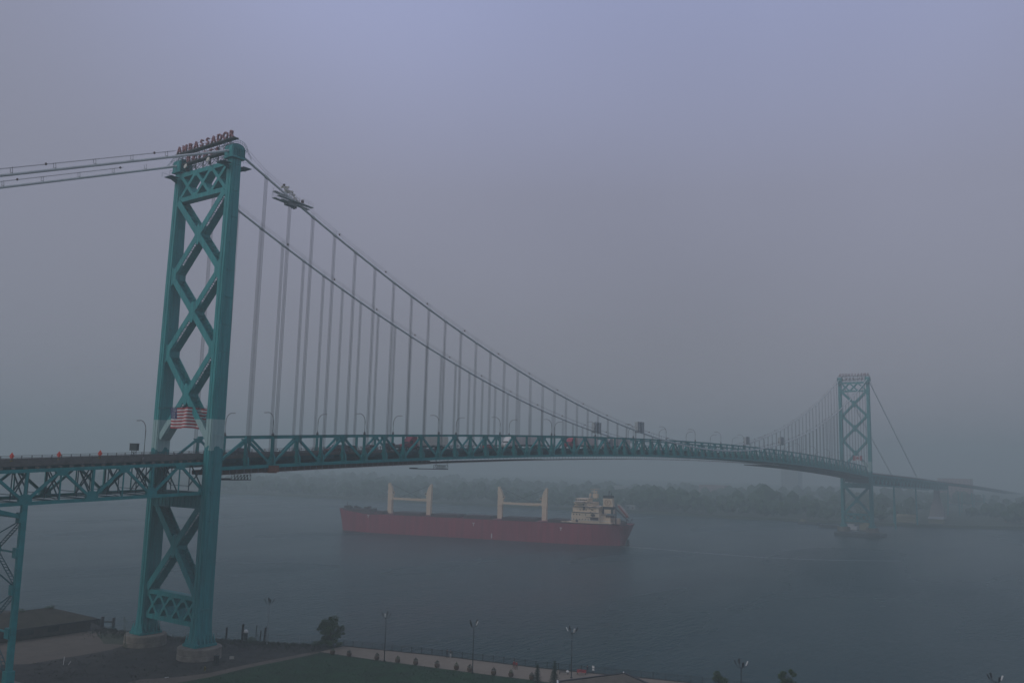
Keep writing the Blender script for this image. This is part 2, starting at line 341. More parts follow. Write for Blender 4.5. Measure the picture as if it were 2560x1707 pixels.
def legl(z): return interp([(4, 3.9), (24, 3.7), (58, 3.5), (85, 3.1), (118, 2.25)], z)
TW = empty('tower', (0, 0, 0), 0, BR)
for s in (-1, 1):
    mb = MB(); rings = []
    for z in (6.4, 7.0, 7.01, 8.3, 9.6, 12, 24, 40, 58, 72, 85, 100, 113.6):
        w = 2.2; l = legl(z); e = .10
        if z < 12:
            k = (12 - z) / 5.6; w += 1.2 * k ** 2; l += .9 * k ** 2
        if z <= 7.0: w, l = 3.9, 5.0
        hx, hy = l / 2, w / 2; cx, cy = .22, .20
        pr = [(hx, -hy + cy), (hx, -cy * .6), (hx + e, -cy * .6), (hx + e, cy * .6), (hx, cy * .6), (hx, hy - cy), (hx - cx, hy - cy), (hx - cx, hy),
              (hx * .36, hy), (hx * .36, hy + e * .8), (-hx * .36, hy + e * .8), (-hx * .36, hy), (-hx + cx, hy), (-hx + cx, hy - cy), (-hx, hy - cy), (-hx, cy * .6), (-hx - e, cy * .6), (-hx - e, -cy * .6), (-hx, -cy * .6), (-hx, -hy + cy),
              (-hx + cx, -hy + cy), (-hx + cx, -hy), (-hx * .36, -hy), (-hx * .36, -hy - e * .8), (hx * .36, -hy - e * .8), (hx * .36, -hy), (hx - cx, -hy), (hx - cx, -hy + cy)]
        rings.append([(x, y + s * YC, z) for x, y in pr])
    mb.loft(rings)
    for z in [14 + 6.15 * i for i in range(17)]:      # splice plates
        l = legl(z); mb.box(0, s * YC, z, l * .5, 2.66, .28)
    leg = mb.build('leg', [TP], TW)
    b = MB()                                          # base stiffeners, sub-part of the tower
    for sy in (-1, 1):
        for i in range(6):
            x = -2.2 + i * .88; b.prism([(0, 7.0), (sy * 1.0, 7.0), (sy * .1, 8.9)], lambda a, z, t, x=x, sy=sy: (x + t, s * YC + sy * 1.35 + a, z), -.06, .06)
    b.box(0, s * YC, 6.75, 5.4, 4.4, .5)
    b.build('base_shoe', [TP], TW)
    b = MB(); b.lathe([(4.55, 3.0), (4.55, 4.9), (4.4, 5.0), (4.5, 5.1), (4.5, 6.25), (4.35, 6.42)], (0, s * YC, 0), 40); b.build('pedestal', [CONC], TW)
    # saddle housing: ribbed drum with a rounded hood
    b = MB(); b.box(0, s * YC, 113.9, 3.6, 3.3, .4)
    hood = [(-1.75, 114.1), (1.75, 114.1), (1.75, 116.2)] + [(1.75 * math.cos(t), 116.2 + 1.0 * math.sin(t)) for t in (R(a) for a in range(15, 180, 15))] + [(-1.75, 116.2)]
    b.prism(hood, lambda a, z, t: (a, s * YC + t, z), -1.3, 1.3)
    for i in range(8):
        for sy in (-1, 1): b.box(-1.6 + i * .457, s * YC + sy * 1.42, 115.1, .12, .3, 2.2)
    b.build('saddle_housing', [TP], TW)
    b = MB()                                           # curved hand rail over the hood and the small work platforms
    for sy in (-1.45, 1.45):
        pts = [(-3.4, s * YC + sy, 114.9)] + [(2.3 * math.cos(t), s * YC + sy, 116.4 + 1.6 * math.sin(t)) for t in (R(a) for a in range(170, -1, -17))] + [(3.6, s * YC + sy, 114.6)]
        b.tube(pts, .05, 4); b.tube([(x, y, z - .5) for x, y, z in pts], .04, 4)
        for x, y, z in pts[1:-1:1]: b.tube([(x, y, z), (x * .8, y, z - 1.0)], .04, 4)
    b.build('hood_railing', [TEALD], TW)
    for sx in (-1, 1):
        b = MB()
        b.box(sx * 2.7, s * YC, 112.2, 2.2, 2.9, .12); b.prism([(1.3, 112.1), (3.8, 112.1), (1.3, 111.0)], lambda a, z, t, sx=sx: (sx * a, s * YC + t, z), -.1, .1)
        for sy in (-1.6, 1.6):
            b.beam((sx * 1.7, s * YC + sy, 113.2), (sx * 4.3, s * YC + sy, 113.2), .05, .05); b.beam((sx * 4.3, s * YC + sy, 112.2), (sx * 4.3, s * YC + sy, 113.2), .05, .05)
        b.build('platform', [TEALD], TW)

def arm(b, p, q, w, dx, lace='top'):
    "laced box brace between (y,z) points, plate faces at x=+-dx"
    (y0, z0), (y1, z1) = p, q; d = Vector((0, y1 - y0, z1 - z0)); ln = d.length; d.normalize(); nrm = Vector((0, -d.z, d.y))
    P0 = Vector((0, y0, z0)); P1 = Vector((0, y1, z1))
    for sx in (-1, 1):
        b.beam(P0 + Vector((sx * dx, 0, 0)), P1 + Vector((sx * dx, 0, 0)), w, .16, (1, 0, 0))
    upn = nrm if nrm.z > 0 else -nrm
    # lower flange: plate that leaves a slotted strip beside the front plate
    o = -upn * (w / 2 - .06)
    b.beam(P0 + o + Vector((dx * .2, 0, 0)), P1 + o + Vector((dx * .2, 0, 0)), .1, dx * 1.45, (1, 0, 0))
    k = int(ln / .62)
    for i in range(k):
        c = P0 + d * (i + .5) * ln / k + o
        b.beam(c + Vector((-dx, 0, 0)), c + Vector((-dx * .5, 0, 0)), .22, .08, d)
    o = upn * (w / 2 - .06); k = max(2, int(ln / 1.15))
    for i in range(k):
        a = P0 + d * i * ln / k + o; c = P0 + d * (i + 1) * ln / k + o
        sx = 1 if i % 2 else -1
        b.beam(a + Vector((sx * dx, 0, 0)), c + Vector((-sx * dx, 0, 0)), .1, .1, upn)
def gusset(b, poly, dx):
    b.prism(poly, lambda a, z, t: (t, a, z), -dx - .12, dx + .12)
def xpanel(z0, z1, hw, w, dx, cg=(1.15, .7), ng=(1.3, 1.2), name='cross_brace'):
    zc = (z0 + z1) / 2
    for sy in (-1, 1):
        for za, zb in ((z0, zc), (z1, zc)):
            b = MB(); sg = 1 if zb > za else -1
            arm(b, (sy * hw, za), (sy * .55, zb - sg * .6), w, dx); b.build(name, [TP], TW)
    b = MB(); a, h = cg; hh = h + w * .9
    gusset(b, [(-a, zc - h), (-a * .25, zc - hh - .4), (a * .25, zc - hh - .4), (a, zc - h), (a, zc + h), (a * .25, zc + hh + .4), (-a * .25, zc + hh + .4), (-a, zc + h)], dx)
    b.build('gusset_plate', [TP], TW)
def legnode(z, hw, w=1.6, h=2.6, dx=1.2, up_=True, dn=True):
    for sy in (-1, 1):
        b = MB(); e = hw - w
        gusset(b, [(sy * (hw + .4), z - h), (sy * e, z - .9), (sy * e, z + .9), (sy * (hw + .4), z + h)], dx)
        b.build('gusset_plate', [TP], TW)
HW = 9.0
xpanel(88, 106.3, HW, 1.5, 1.2); xpanel(69.8, 88, HW, 1.5, 1.2); xpanel(50.2, 69.8, HW, 1.5, 1.2)
for z in (88, 69.8): legnode(z, HW)
xpanel(16.6, 36.2, HW, 1.5, 1.25)
def lattice(z0, z1, nx, w, dx, cw):
    for z in (z0, z1):
        b = MB()
        for sx in (-1, 1): b.box(sx * dx, 0, z, .16, 2 * HW, cw)
        b.box(0, 0, z + cw * .46, dx * 2, 2 * HW, .1); b.box(0, 0, z - cw * .46, dx * 2, 2 * HW, .1); b.build('portal_chord', [TP], TW)
    pw = 2 * HW / nx; zc = (z0 + z1) / 2
    for i in range(nx):
        yc = -HW + (i + .5) * pw
        for sy in (-1, 1):
            for zz in (z0, z1):
                b = MB()
                for sx in (-1, 1): b.beam((sx * dx, yc + sy * pw / 2, zz), (sx * dx, yc, zc), w, .14, (1, 0, 0))
                sg = 1 if zz < zc else -1
                nv = Vector((0, -(zc - zz), -sy * pw / 2)).normalized() * (w / 2 - .05)
                for q in (-1, 1): b.beam(Vector((0, yc + sy * pw / 2, zz)) + nv * q, Vector((0, yc, zc)) + nv * q, .08, dx * 2, (1, 0, 0))
                b.build('lattice_brace', [TP], TW)
        b = MB(); g = w * .7; gusset(b, [(yc - g, zc - .35), (yc, zc - g - .3), (yc + g, zc - .4), (yc + g, zc + .4), (yc, zc + g + .3), (yc - g, zc + .4)], dx); b.build('gusset_plate', [TP], TW)
    for i in range(nx + 1):
        y = -HW + i * pw
        for zz, sg in ((z0, 1), (z1, -1)):
            b = MB(); g = w * .85; ya, yb = max(-HW - .2, y - g), min(HW + .2, y + g)
            gusset(b, [(ya, zz), (max(ya, y - .4), zz + sg * 1.05), (min(yb, y + .4), zz + sg * 1.05), (yb, zz)], dx); b.build('gusset_plate', [TP], TW)
lattice(106.7, 112.9, 3, .80, .95, 1.05)
lattice(10.6, 15.9, 4, .62, .95, .95)
b = MB(); b.box(0, 0, 36.7, 2.6, 2 * HW, 3.3)
for i in range(13): b.box(-1.36, -HW + .7 + i * 1.4, 36.7, .12, .14, 3.2)
b.box(-1.4, 0, 38.4, .5, 2 * HW, .14); b.box(-1.4, 0, 35.0, .5, 2 * HW, .14); b.build('portal_strut', [TP], TW)
TW2 = copy_tree(TW, BR); TW2.location = (L, 0, 0); TW2.rotation_euler = (0, 0, math.pi); TW2['label'] = 'far tower, pale in the haze'; TW['label'] = 'near tower with pale primer band at road level'

# main cables with bands, ropes, backstays
for s in (-1, 1):
    y = s * YC
    xs = [-240, -160, -120, -80, -50, -30, -15, -5, -1.6]
    pts = [(x, y, zback(x)) for x in xs] + [(0, y, 116.25)] + [(x, y, zcable(x)) for x in [1.6 + i * (L - 3.2) / 150 for i in range(151)]] + [(L, y, 116.25)] + [(L + q, y, zback(L + q)) for q in (1.6, 6, 30, 80, 150, 158)]
    mb = MB(); mb.tube(pts, .29, 10); mc = mb.build('main_cable', [CABLE], BR, smooth=True)
    mc['label'] = 'main cable on the near side' if s < 0 else 'main cable on the far side'
    for x in XN:
        d = .38; b = MB(); z = 0; sl_ = (zcable(x + .5) - zcable(x - .5))
        b.tube([(-d, 0, -d * sl_), (d, 0, d * sl_)], .40, 8); o = b.build('cable_band', [CABLE], mc, smooth=False, loc=(x, y, zcable(x)))
    b = MB()
    for dy in (-.42, .42):
        b.tube([(x, y + dy, zback(x) + 1.25) for x in xs[:-2]], .028, 4)
        b.tube([(x, y + dy, zcable(x) + 1.25 if 4 < x < L - 4 else 117) for x in [3 + i * (L - 6) / 100 for i in range(101)]], .028, 4)
        b.tube([(L + q, y + dy, zback(L + q) + 1.25) for q in (3, 80, 150)], .028, 4)
    for i in range(1, 30):
        x = -2.0 - 7.6 * i + (.3 if s < 0 else .0); z = zback(x)
        if x < -200: break
        for dy in (-.42, .42): b.tube([(x, y + dy, z + .1), (x - .12, y + dy, z + 1.3)], .045, 4)
        b.tube([(x, y - .42, z + .35), (x, y + .42, z + .35)], .04, 4)
    for i, x in enumerate(XN):
        z = zcable(x)
        for dy in (-.42, .42): b.tube([(x, y + dy, z + .3), (x, y + dy, z + 1.28)], .03 if i != 3 else .06, 4)
    b.build('hand_rope', [ROPE], mc)
    b = MB()
    for i in range(1, 74):
        x = -1.5 + i * 17.5 if i < 31 else None
        if x is None or x > L - 15: break
        b.lathe([(.05, 0), (.2, .05), (.22, .4), (.1, .5)], (x, y + .35, zcable(x) + 1.15), 8)
    for i in (1.3, 2.75, 4.2, 5.6): b.lathe([(.05, 0), (.2, .05), (.22, .4), (.1, .5)], (-i * 15 + (4 if s > 0 else 0), y + .35, zback(-i * 15 + (4 if s > 0 else 0)) + 1.1), 8)
    b.build('beacon_light', [RUST], mc, kind='stuff')
    for x in XN:
        zt, zb = zcable(x) - .2, ztop(x) - 6.2
        if zt - zb < .5: zb = zt - .5
        b = MB()
        for dx in (-.27, .27):
            for dy in (-.18, .18): b.tube([(dx, dy, zb - zt), (dx, dy, 0)], .042, 5)
        b.build('hanger', [ROPE], BR, loc=(x, y, zt))

# stiffening trusses of the main span
XA = [0.6] + XN + [L - .6]
for s in (-1, 1):
    y = s * YT; T = empty('stiffening_truss', (0, 0, 0), 0, BR); T['label'] = 'stiffening truss on the near side' if s < 0 else 'stiffening truss on the far side'
    b = MB(); c = MB()
    for x0, x1 in zip(XA, XA[1:]):
        if x0 > 1 and x1 < L - 1: b.beam((x0, y, ztop(x0) - .3), (x1, y, ztop(x1) - .3), .6, .6); b.beam((x0, y, ztop(x0) - .02), (x1, y, ztop(x1) - .02), .8, .05)
        c.beam((x0, y, ztop(x0) - 6.95), (x1, y, ztop(x1) - 6.95), .6, .75)
    b.build('top_chord', [TEAL], T); c.build('bottom_chord', [TEAL], T)
    def istop(n):           # n = 0 is the tower
        m = n if n <= 37 else 75 - n
        return m % 2 == 1
    for n in range(0, 75):
        x0 = XA[n]; x1 = XA[n + 1]
        if n == 37: continue
        za = ztop(x0) - (.5 if istop(n) else 6.7); zb = ztop(x1) - (.5 if istop(n + 1) else 6.7)
        b = MB(); p = Vector((x0, y, za)); q = Vector((x1, y, zb)); d = (q - p)
        b.beam(p, q, .5, .55 if n in (0, 74) else .42, (0, 1, 0)); b.build('diagonal', [TEAL], T)
    for n in range(1, 75):
        x = XA[n]; zt_ = ztop(x) - .55; zb_ = ztop(x) - 6.6; b = MB()
        o = 1 if s > 0 else -1                       # outboard direction
        prof = [(-.28, zt_), (.28, zt_), (.30, zt_ - 1.6), (.42, zt_ - 2.7), (.75, zt_ - 3.8), (1.28, zt_ - 4.7), (1.36, zb_), (-1.0, zb_), (-.95, zt_ - 4.9), (-.45, zt_ - 3.6), (-.3, zt_ - 2.4)]
        b.prism([(o * a, z - zt_) for a, z in prof], lambda a, z, t: (t, a, z), -.06, .06)
        for e in (0, 1):
            for (a0, q0), (a1, q1) in zip(prof[1:6], prof[2:7]): b.beam((0, o * a0, q0 - zt_), (0, o * a1, q1 - zt_), .42, .05, (0, o, 0))
            break
        b.box(0, -o * .25, (zb_ - zt_) / 2, .42, .06, zt_ - zb_)
        b.box(0, o * .2, (zb_ - zt_) / 2 + 1.2, .42, .05, (zt_ - zb_) - 2.4)
        if istop(n): b.prism([(-1.2, .0), (1.2, .0), (.55, -1.0), (-.55, -1.0)], lambda a, z, t: (a, t, z), -.3, .3)
        else: b.prism([(-1.2, zb_ - zt_), (1.2, zb_ - zt_), (.6, zb_ - zt_ + 1.4), (-.6, zb_ - zt_ + 1.4)], lambda a, z, t: (a, t, z), -.3, .3)
        b.build('vertical', [TEAL], T, loc=(x, y, zt_))

# deck of the whole length
def strip(b, xs, y, dz, w, h, zf=zroad):
    for x0, x1 in zip(xs, xs[1:]): b.beam((x0, y, zf(x0) + dz), (x1, y, zf(x1) + dz), w, h)
XL = [-150, -120, -90, -64, -51.3, -38.5, -25.7, -13, -1]
XR = [L + 1, 600, 640, 710, 797, 900, 1059, 1266, 1500]
XM = [0] + XN + [L]
b = MB()
for xs in (XL + [0], XM, [L] + XR): strip(b, xs, 0, -.17, 15.2, .34)
DK = b.build('road_deck', [ASPH], BR)
for s in (-1, 1):
    b = MB(); strip(b, XL + [0], s * 7.75, .08, .36, .95)
    for i in range(8): strip(b, [XM[i], XM[i + 1]], s * 7.75, .08 - i * .025, .36, .95 - i * .06)
    b.build('kerb', [BARR], DK)
    b = MB(); strip(b, [L] + XR, s * 7.75, .08, .36, .95); b.build('kerb', [BARR], DK)
    b = MB(); strip(b, XM[8:], s * 7.75, -.10, .3, .5); b.build('steel_curb', [TEALD], DK)
for s in (-1, 1):
    b = MB()
    for xs in (XL + [0], XM, [L] + XR):
        for dz in (.82, 1.12): strip(b, xs, s * 7.75, dz, .06, .07)
    x = -60.0
    while x < 800:
        b.box(x, s * 7.75, zroad(x) + .80, .13, .13, .6); x += 2.0 if x < 250 else 4.0
    b.build('railing', [mat('rail_brown', (.12, .115, .11), .7, .2, 1)], DK)
b = MB()
for x in [-60 + 2.13 * i for i in range(29)]:
    b.box(x, -8.3, zroad(x) - .75, .25, 1.2, .5); b.box(x, 8.3, zroad(x) - .75, .25, 1.2, .5)
b.build('deck_bracket', [BARR], DK, kind='stuff')
b = MB()
for yy in (-6.3, -3.8, -1.3, 1.3, 3.8, 6.3): strip(b, XM, yy, -.9, .25, 1.0)
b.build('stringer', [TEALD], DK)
for x in XN: pass
b = MB()
b.box(0, 0, 0, .35, 17.6, 1.7); b.box(0, 0, .85, .5, 17.6, .06); b.box(0, 0, -.85, .5, 17.6, .06); fme = b.mesh('floor_beam', [TEALD])
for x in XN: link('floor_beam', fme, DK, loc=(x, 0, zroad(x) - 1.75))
b = MB()
for yy in (-6.3, -2.1, 2.1, 6.3):
    strip(b, XL + [0], yy, -.75, .25, .8)
b.build('stringer', [TEALD], DK)
b = MB()
for yy in (-6.3, -2.1, 2.1, 6.3): strip(b, XR, yy, -.75, .25, .8)
b.build('stringer', [TEALD], DK)

# left side span: deck truss
def zlow(x): return 38.0 + .038 * x if x < 0 else zroad(x) - 8.0
for s in (-1, 1):
    y = s * YT; T = empty('side_span_truss', (0, 0, 0), 0, BR); T['label'] = 'deck truss of the left side span, ' + ('near side' if s < 0 else 'far side')
    xb = [-1.0 - 12.55 * i for i in range(9)]; xt_ = [a - 6.27 for a in xb[:-1]]
    b = MB(); strip(b, XL + [-.6], y, -1.22, .5, .62); b.build('top_chord', [TEAL], T)
    b = MB(); strip(b, [xb[-1]] + xb[::-1], y, .35, .6, .65, zlow); b.build('bottom_chord', [TEAL], T)
    for i, x in enumerate(xt_):
        for xx in (xb[i], xb[i + 1]):
            b = MB(); b.beam((x, y, zroad(x) - 1.4), (xx, y, zlow(xx) + .6), .5, .5, (0, 1, 0)); b.build('diagonal', [TEAL], T)
        b = MB(); b.beam((x, y, zroad(x) - 1.2), (x, y, zlow(x) + .4), .22, .22); b.build('vertical', [TEAL], T)
        b = MB(); zt_ = zroad(x) - 1.35; b.prism([(x - 1.3, zt_), (x + 1.3, zt_), (x + .8, zt_ - 1.0), (x - .8, zt_ - 1.0)], lambda a, z, t: (a, y + t, z), -.32, .32); b.build('gusset_plate', [TEAL], T)
    for x in xb:
        b = MB(); b.beam((x, y, zroad(x) - 1.2), (x, y, zlow(x) + .4), .45, .45); b.build('vertical', [TEAL], T)
        b = MB(); z0 = zlow(x); b.prism([(x - 1.3, z0 + .05), (x + 1.3, z0 + .05), (x + 1.1, z0 + 1.4), (x + .5, z0 + 2.0), (x - .5, z0 + 2.0), (x - 1.1, z0 + 1.4)], lambda a, z, t: (a, y + t, z), -.34, .34); b.build('gusset_plate', [TEAL], T)
# sway frames and bottom laterals of the side span
SW = empty('sway_bracing', (0, 0, 0), 0, BR)
for i in range(17):
    x = -1.0 - 6.27 * i; zt_, zb_ = zroad(x) - 1.3, zlow(x) + .5; zm = (zt_ + zb_) / 2
    b = MB()
    for s in (-1, 1):
        b.beam((x, s * YT, zt_), (x, s * 3.4, zb_ + 1.2), .2, .2, (1, 0, 0)); b.beam((x, s * 3.4, zt_), (x, s * YT, zb_), .2, .2, (1, 0, 0))
        b.beam((x, s * 3.4, zt_), (x, s * 3.4, zb_ + .2), .16, .16)
    b.beam((x, -3.4, zb_ + 1.2), (x, 3.4, zb_ + 1.2), .12, .12); b.beam((x, -YT, zb_), (x, YT, zb_), .22, .2); b.beam((x, -YT, zt_), (x, YT, zt_), .3, .7)
    
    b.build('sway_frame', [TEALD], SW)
    if i < 16:
        b = MB(); x2 = x - 6.27; b.beam((x, -YT, zb_), (x2, YT, zlow(x2) + .5), .16, .12); b.beam((x, YT, zb_), (x2, -YT, zlow(x2) + .5), .16, .12); b.build('bottom_lateral', [TEALD], SW)
# steel bent under the side span
BT = empty('bent', (-38.6, 0, 0), 0, BR); BT['label'] = 'lattice steel bent under the left side span'
zt_ = zlow(-38.6) + .1
hs = [6.6, 21.6, 34.4]
for s in (-1, 1):
    b = MB(); b.beam((0, s * (YT + .5), 5.6), (0, s * YT, zt_), .95, .85, (0, 1, 0)); b.box(0, s * (YT + .45), 6.6, 1.5, 1.5, 2.2)
    for z in (14.1, 21.6, 28.1, 34.4): b.box(-.25, s * (YT - .3), z, 1.1, 1.5, 1.8)
    b.build('leg', [TEAL], BT)
    b = MB(); b.box(0, s * (YT + .5), 4.75, 3.6, 3.6, 1.6); b.box(0, s * (YT + .5), 4.2, 4.8, 4.6, .7); b.build('pedestal', [CONC], BT)
def ladderbeam(b, p, q, w=.7):
    p = Vector(p); q = Vector(q); d = (q - p); n = Vector((1, 0, 0)) * w / 2
    b.beam(p - n, q - n, .13, .13); b.beam(p + n, q + n, .13, .13)
    k = int(d.length / .85)
    for i in range(k + 1): c = p + d * i / k; b.beam(c - n, c + n, .07, .12)
for z0, z1 in zip(hs, hs[1:]):
    for s in (-1, 1):
        b = MB(); ladderbeam(b, (0, s * (YT - .2), z0 + .8), (0, 0, (z0 + z1) / 2)); ladderbeam(b, (0, s * (YT - .2), z1 - .6), (0, 0, (z0 + z1) / 2)); b.build('laced_brace', [TEALD], BT)
        b = MB(); b.beam((0, s * YT, z1 - .3), (-4.5, s * YT * .55, (z0 + z1) / 2 + 2), .2, .2); b.beam((0, s * YT, z0 + .3), (-4.5, s * YT * .55, (z0 + z1) / 2 - 1), .2, .2); b.build('tie_rod', [TEALD], BT)
for z in (14.1, 28.1, 34.6):
    b = MB(); b.beam((0, -YT, z), (0, YT, z), .3, .3 if z < 34 else .8); b.build('strut', [TEAL], BT)
for z in (14.1, 28.1):
    b = MB(); b.prism([(-1.3, z), (-.6, z + 1.3), (.6, z + 1.3), (1.3, z), (.6, z - 1.3), (-.6, z - 1.3)], lambda a, c, t: (t, a, c), -.4, .4); b.build('gusset_plate', [TEAL], BT)
b = MB(); b.beam((-4.5, -YT, 35.6), (0, -YT, 34.4), .6, .7); b.build('strut', [TEAL], BT)

# far side spans and their piers
T = empty('far_approach', (0, 0, 0), 0, BR); T['label'] = 'far approach spans fading into the haze'
for s in (-1, 1):
    y = s * YT; xb = [L + 1 + 12.5 * i for i in range(26)]
    b = MB(); strip(b, XR, y, -1, .6, .8); b.build('top_chord', [TEAL], T)
    b = MB(); strip(b, xb, y, -8.0, .6, .7); b.build('bottom_chord', [TEAL], T)
    b = MB()
    for x0, x1 in zip(xb, xb[1:]):
        m_ = (x0 + x1) / 2; b.beam((x0, y, zroad(x0) - 8), (m_, y, zroad(m_) - 1.2), .5, .5, (0, 1, 0)); b.beam((x1, y, zroad(x1) - 8), (m_, y, zroad(m_) - 1.2), .5, .5, (0, 1, 0)); b.beam((x1, y, zroad(x1) - 8), (x1, y, zroad(x1) - 1), .4, .4)
    b.build('web_bracing', [TEAL], T, kind='stuff')
b = MB()
for x in [L + 1 + 12.5 * i for i in range(26)]: b.box(x, 0, zroad(x) - 4.4, .3, 17, 5)
b.build('sway_frame', [TEALD], T, kind='stuff')
for x in (640, 722):
    for s in (-1, 1):
        b = MB(); b.beam((x, s * 9.5, 2), (x, s * YT, zroad(x) - 8), 1.1, 1.1, (0, 1, 0)); b.build('bent_leg', [TEAL], T)
b = MB()
rg = []
for z, w, l in ((2, 15, 10), (9, 13, 8), (17, 9, 4), (24, 5.5, 3), (38, 5.5, 3)): rg.append([(868 + i * l / 2, j * w / 2, z) for i, j in ((-1, -1), (1, -1), (1, 1), (-1, 1))])
b.loft(rg); b.build('pier', [mat('pier_pinkish', (.30, .26, .26), .85, .12, .2)], T)
for x in (960, 1050, 1140, 1230):
    b = MB(); b.beam((x, -6, 2), (x, -5, zroad(x) - 8), .9, .9, (0, 1, 0)); b.beam((x, 6, 2), (x, 5, zroad(x) - 8), .9, .9, (0, 1, 0)); b.beam((x, -5.4, 14), (x, 5.4, 14), .6, .6); b.build('bent_leg', [TEAL], T)

# under-deck catwalk of the main span with its hanging posts and tarps
CW = empty('deck_catwalk', (0, 0, 0), 0, BR)
def zbot(x): return ztop(x) - 7.35
xs = [1.5 + 6 * i for i in range(62)]
b = MB()
for x0, x1 in zip(xs, xs[1:]):
    w = -.12 * (int(x0 / 6) % 2)
    b.beam((x0, -8.9, zbot(x0) - 1.15 + w), (x1, -8.9, zbot(x1) - 1.15 - w), .07, .07); b.beam((x0, 8.9, zbot(x0) - 1.15), (x1, 8.9, zbot(x1) - 1.15), .07, .07)
b.build('guard_line', [FL_W], CW)
b = MB()
for x in [1.5 + 1.95 * i for i in range(185)]: b.box(x, -8.9, zbot(x) - .55, .07, .07, 1.2)
b.build('hanging_post', [GREYM], CW, kind='stuff')
b = MB()
for x0, x1 in zip(xs, xs[1:]):
    if x0 < 70: b.beam((x0, -4.6, zbot(x0) - .55), (x1, -4.6, zbot(x1) - .55), 8.2, .95)
    elif x0 < 130: b.beam((x0, -4, zbot(x0) - .9), (x1, -4, zbot(x1) - .9), 7, .30)
    else: b.beam((x0, -4, zbot(x0) - 1.05), (x1, -4, zbot(x1) - 1.05), 6, .10)
b.build('walkway_floor', [RUST], CW)
b = MB()
for x0 in range(360, 556, 8): b.beam((x0, 0, zbot(x0) - 1.5), (x0 + 8, 0, zbot(x0 + 8) - 1.5), 16, .5)
b.build('walkway_floor', [STEELD], CW)
b = MB(); b.box(17.2, -9.25, zbot(17) - .25, 3.0, .5, 1.5); b.box(17.2, -8.2, zbot(17) - .8, 2.6, 1.6, .9); b.build('tarp', [TARP], CW)

# ------------------------------------------------------------------ rooftop signs on the towers
def letter_mesh(ch, h):
    cu = bpy.data.curves.new('ltr', 'FONT'); cu.body = ch; cu.size = h / .72; cu.extrude = .2; cu.offset = .04; cu.align_x = 'CENTER'
    o = bpy.data.objects.new('ltr', cu); COL.objects.link(o); dg = bpy.context.evaluated_depsgraph_get()
    me = bpy.data.meshes.new_from_object(o.evaluated_get(dg)); bpy.data.objects.remove(o)
    me.materials.clear(); me.materials.append(RED); return me
LM = {}
def put_letter(ch, h, y, z, parent):
    k = (ch, h)
    if k not in LM: LM[k] = letter_mesh(ch, h)
    o = bpy.data.objects.new('letter', LM[k]); COL.objects.link(o); o.parent = parent
    m = Matrix(((0, 0, -1), (-1, 0, 0), (0, 1, 0))).to_4x4(); m.translation = (-1.35, y, z); o.matrix_local = m
    return o
SG = tag(empty('rooftop_sign', (0, 0, 113.4)), 'red AMBASSADOR BRIDGE letters on a dark frame atop the near tower', 'sign')
for i, ch in enumerate('AMBASSADOR'): put_letter(ch, 1.75, 10.0 - i * 2.25, 118.55 - 113.4, SG)
for i, ch in enumerate('BRIDGE'): put_letter(ch, 1.45, 6.0 - i * 2.25, 115.75 - 113.4, SG)
b = MB(); b.box(-.9, -.15, 118.3 - 113.4, 1.3, 22.8, .22); b.box(-1.5, -.15, 118.32 - 113.4, .12, 22.8, .34); b.build('walkway', [STEELD], SG)
b = MB(); b.box(-.9, -.1, 115.45 - 113.4, 1.3, 16.5, .22); b.box(-1.5, -.1, 115.47 - 113.4, .12, 16.5, .34); b.build('walkway', [STEELD], SG)
b = MB()
for q in (119.2, 119.9): b.box(-1.2, -.15, q - 113.4, .05, 21.5, .05)
b.build('hand_rail', [STEELD], SG)
b = MB(); ys = [-8.6 + 2.87 * i for i in range(7)]
for x in (-1.2, .6):
    for i, y in enumerate(ys):
        b.beam((x, y, 0), (x, y, 4.8), .12, .12)
        if i: 
            for z0, z1 in ((0, 1.9), (2.3, 4.7)): b.beam((x, ys[i - 1], z0), (x, y, z1), .07, .07, (1, 0, 0)); b.beam((x, ys[i - 1], z1), (x, y, z0), .07, .07, (1, 0, 0))
    b.beam((x, ys[0], 4.75), (x, ys[-1], 4.75), .1, .1); b.beam((x, ys[0], 2.1), (x, ys[-1], 2.1), .08, .08)
for y in ys:
    for z0, z1 in ((0, 2.1), (2.1, 4.7)): b.beam((-1.2, y, z0), (.6, y, z1), .07, .07, (0, 1, 0))
for s in (-1, 1): b.beam((-1.2, s * 8.8, 4.8), (-1.2, s * 11.3, 4.85), .14, .14); b.beam((-1.2, s * 8.8, 3.6), (-1.2, s * 11.2, 4.8), .1, .1)
b.build('frame', [STEELD], SG)
SG2 = copy_tree(SG); SG2.location = (L, 0, 113.4); SG2.rotation_euler = (0, 0, math.pi)
tag(SG2, 'faint row of sign letters seen from behind atop the far tower', 'sign')

# floodlights and small items on the portal beam
for y, lab in ((-2.9, 'round pale floodlight on the near tower portal, nearer the front leg'), (5.9, 'round pale floodlight on the near tower portal beside the left leg')):
    f = tag(empty('floodlight', (-1.6, y, 113.3)), lab, 'floodlight', 'floodlights on the near tower portal')
    b = MB(); b.box(0, 0, .4, .12, .5, .8); b.build('bracket', [STEELD], f)
    b = MB(); b.tube([(-.1, 0, 1.1), (-.35, 0, 1.15), (-.5, 0, 1.18)], [.25, .55, .6], 14); b.build('lamp_head', [mat('lamp_pale', (.55, .55, .48), .4, .05, 1)], f)

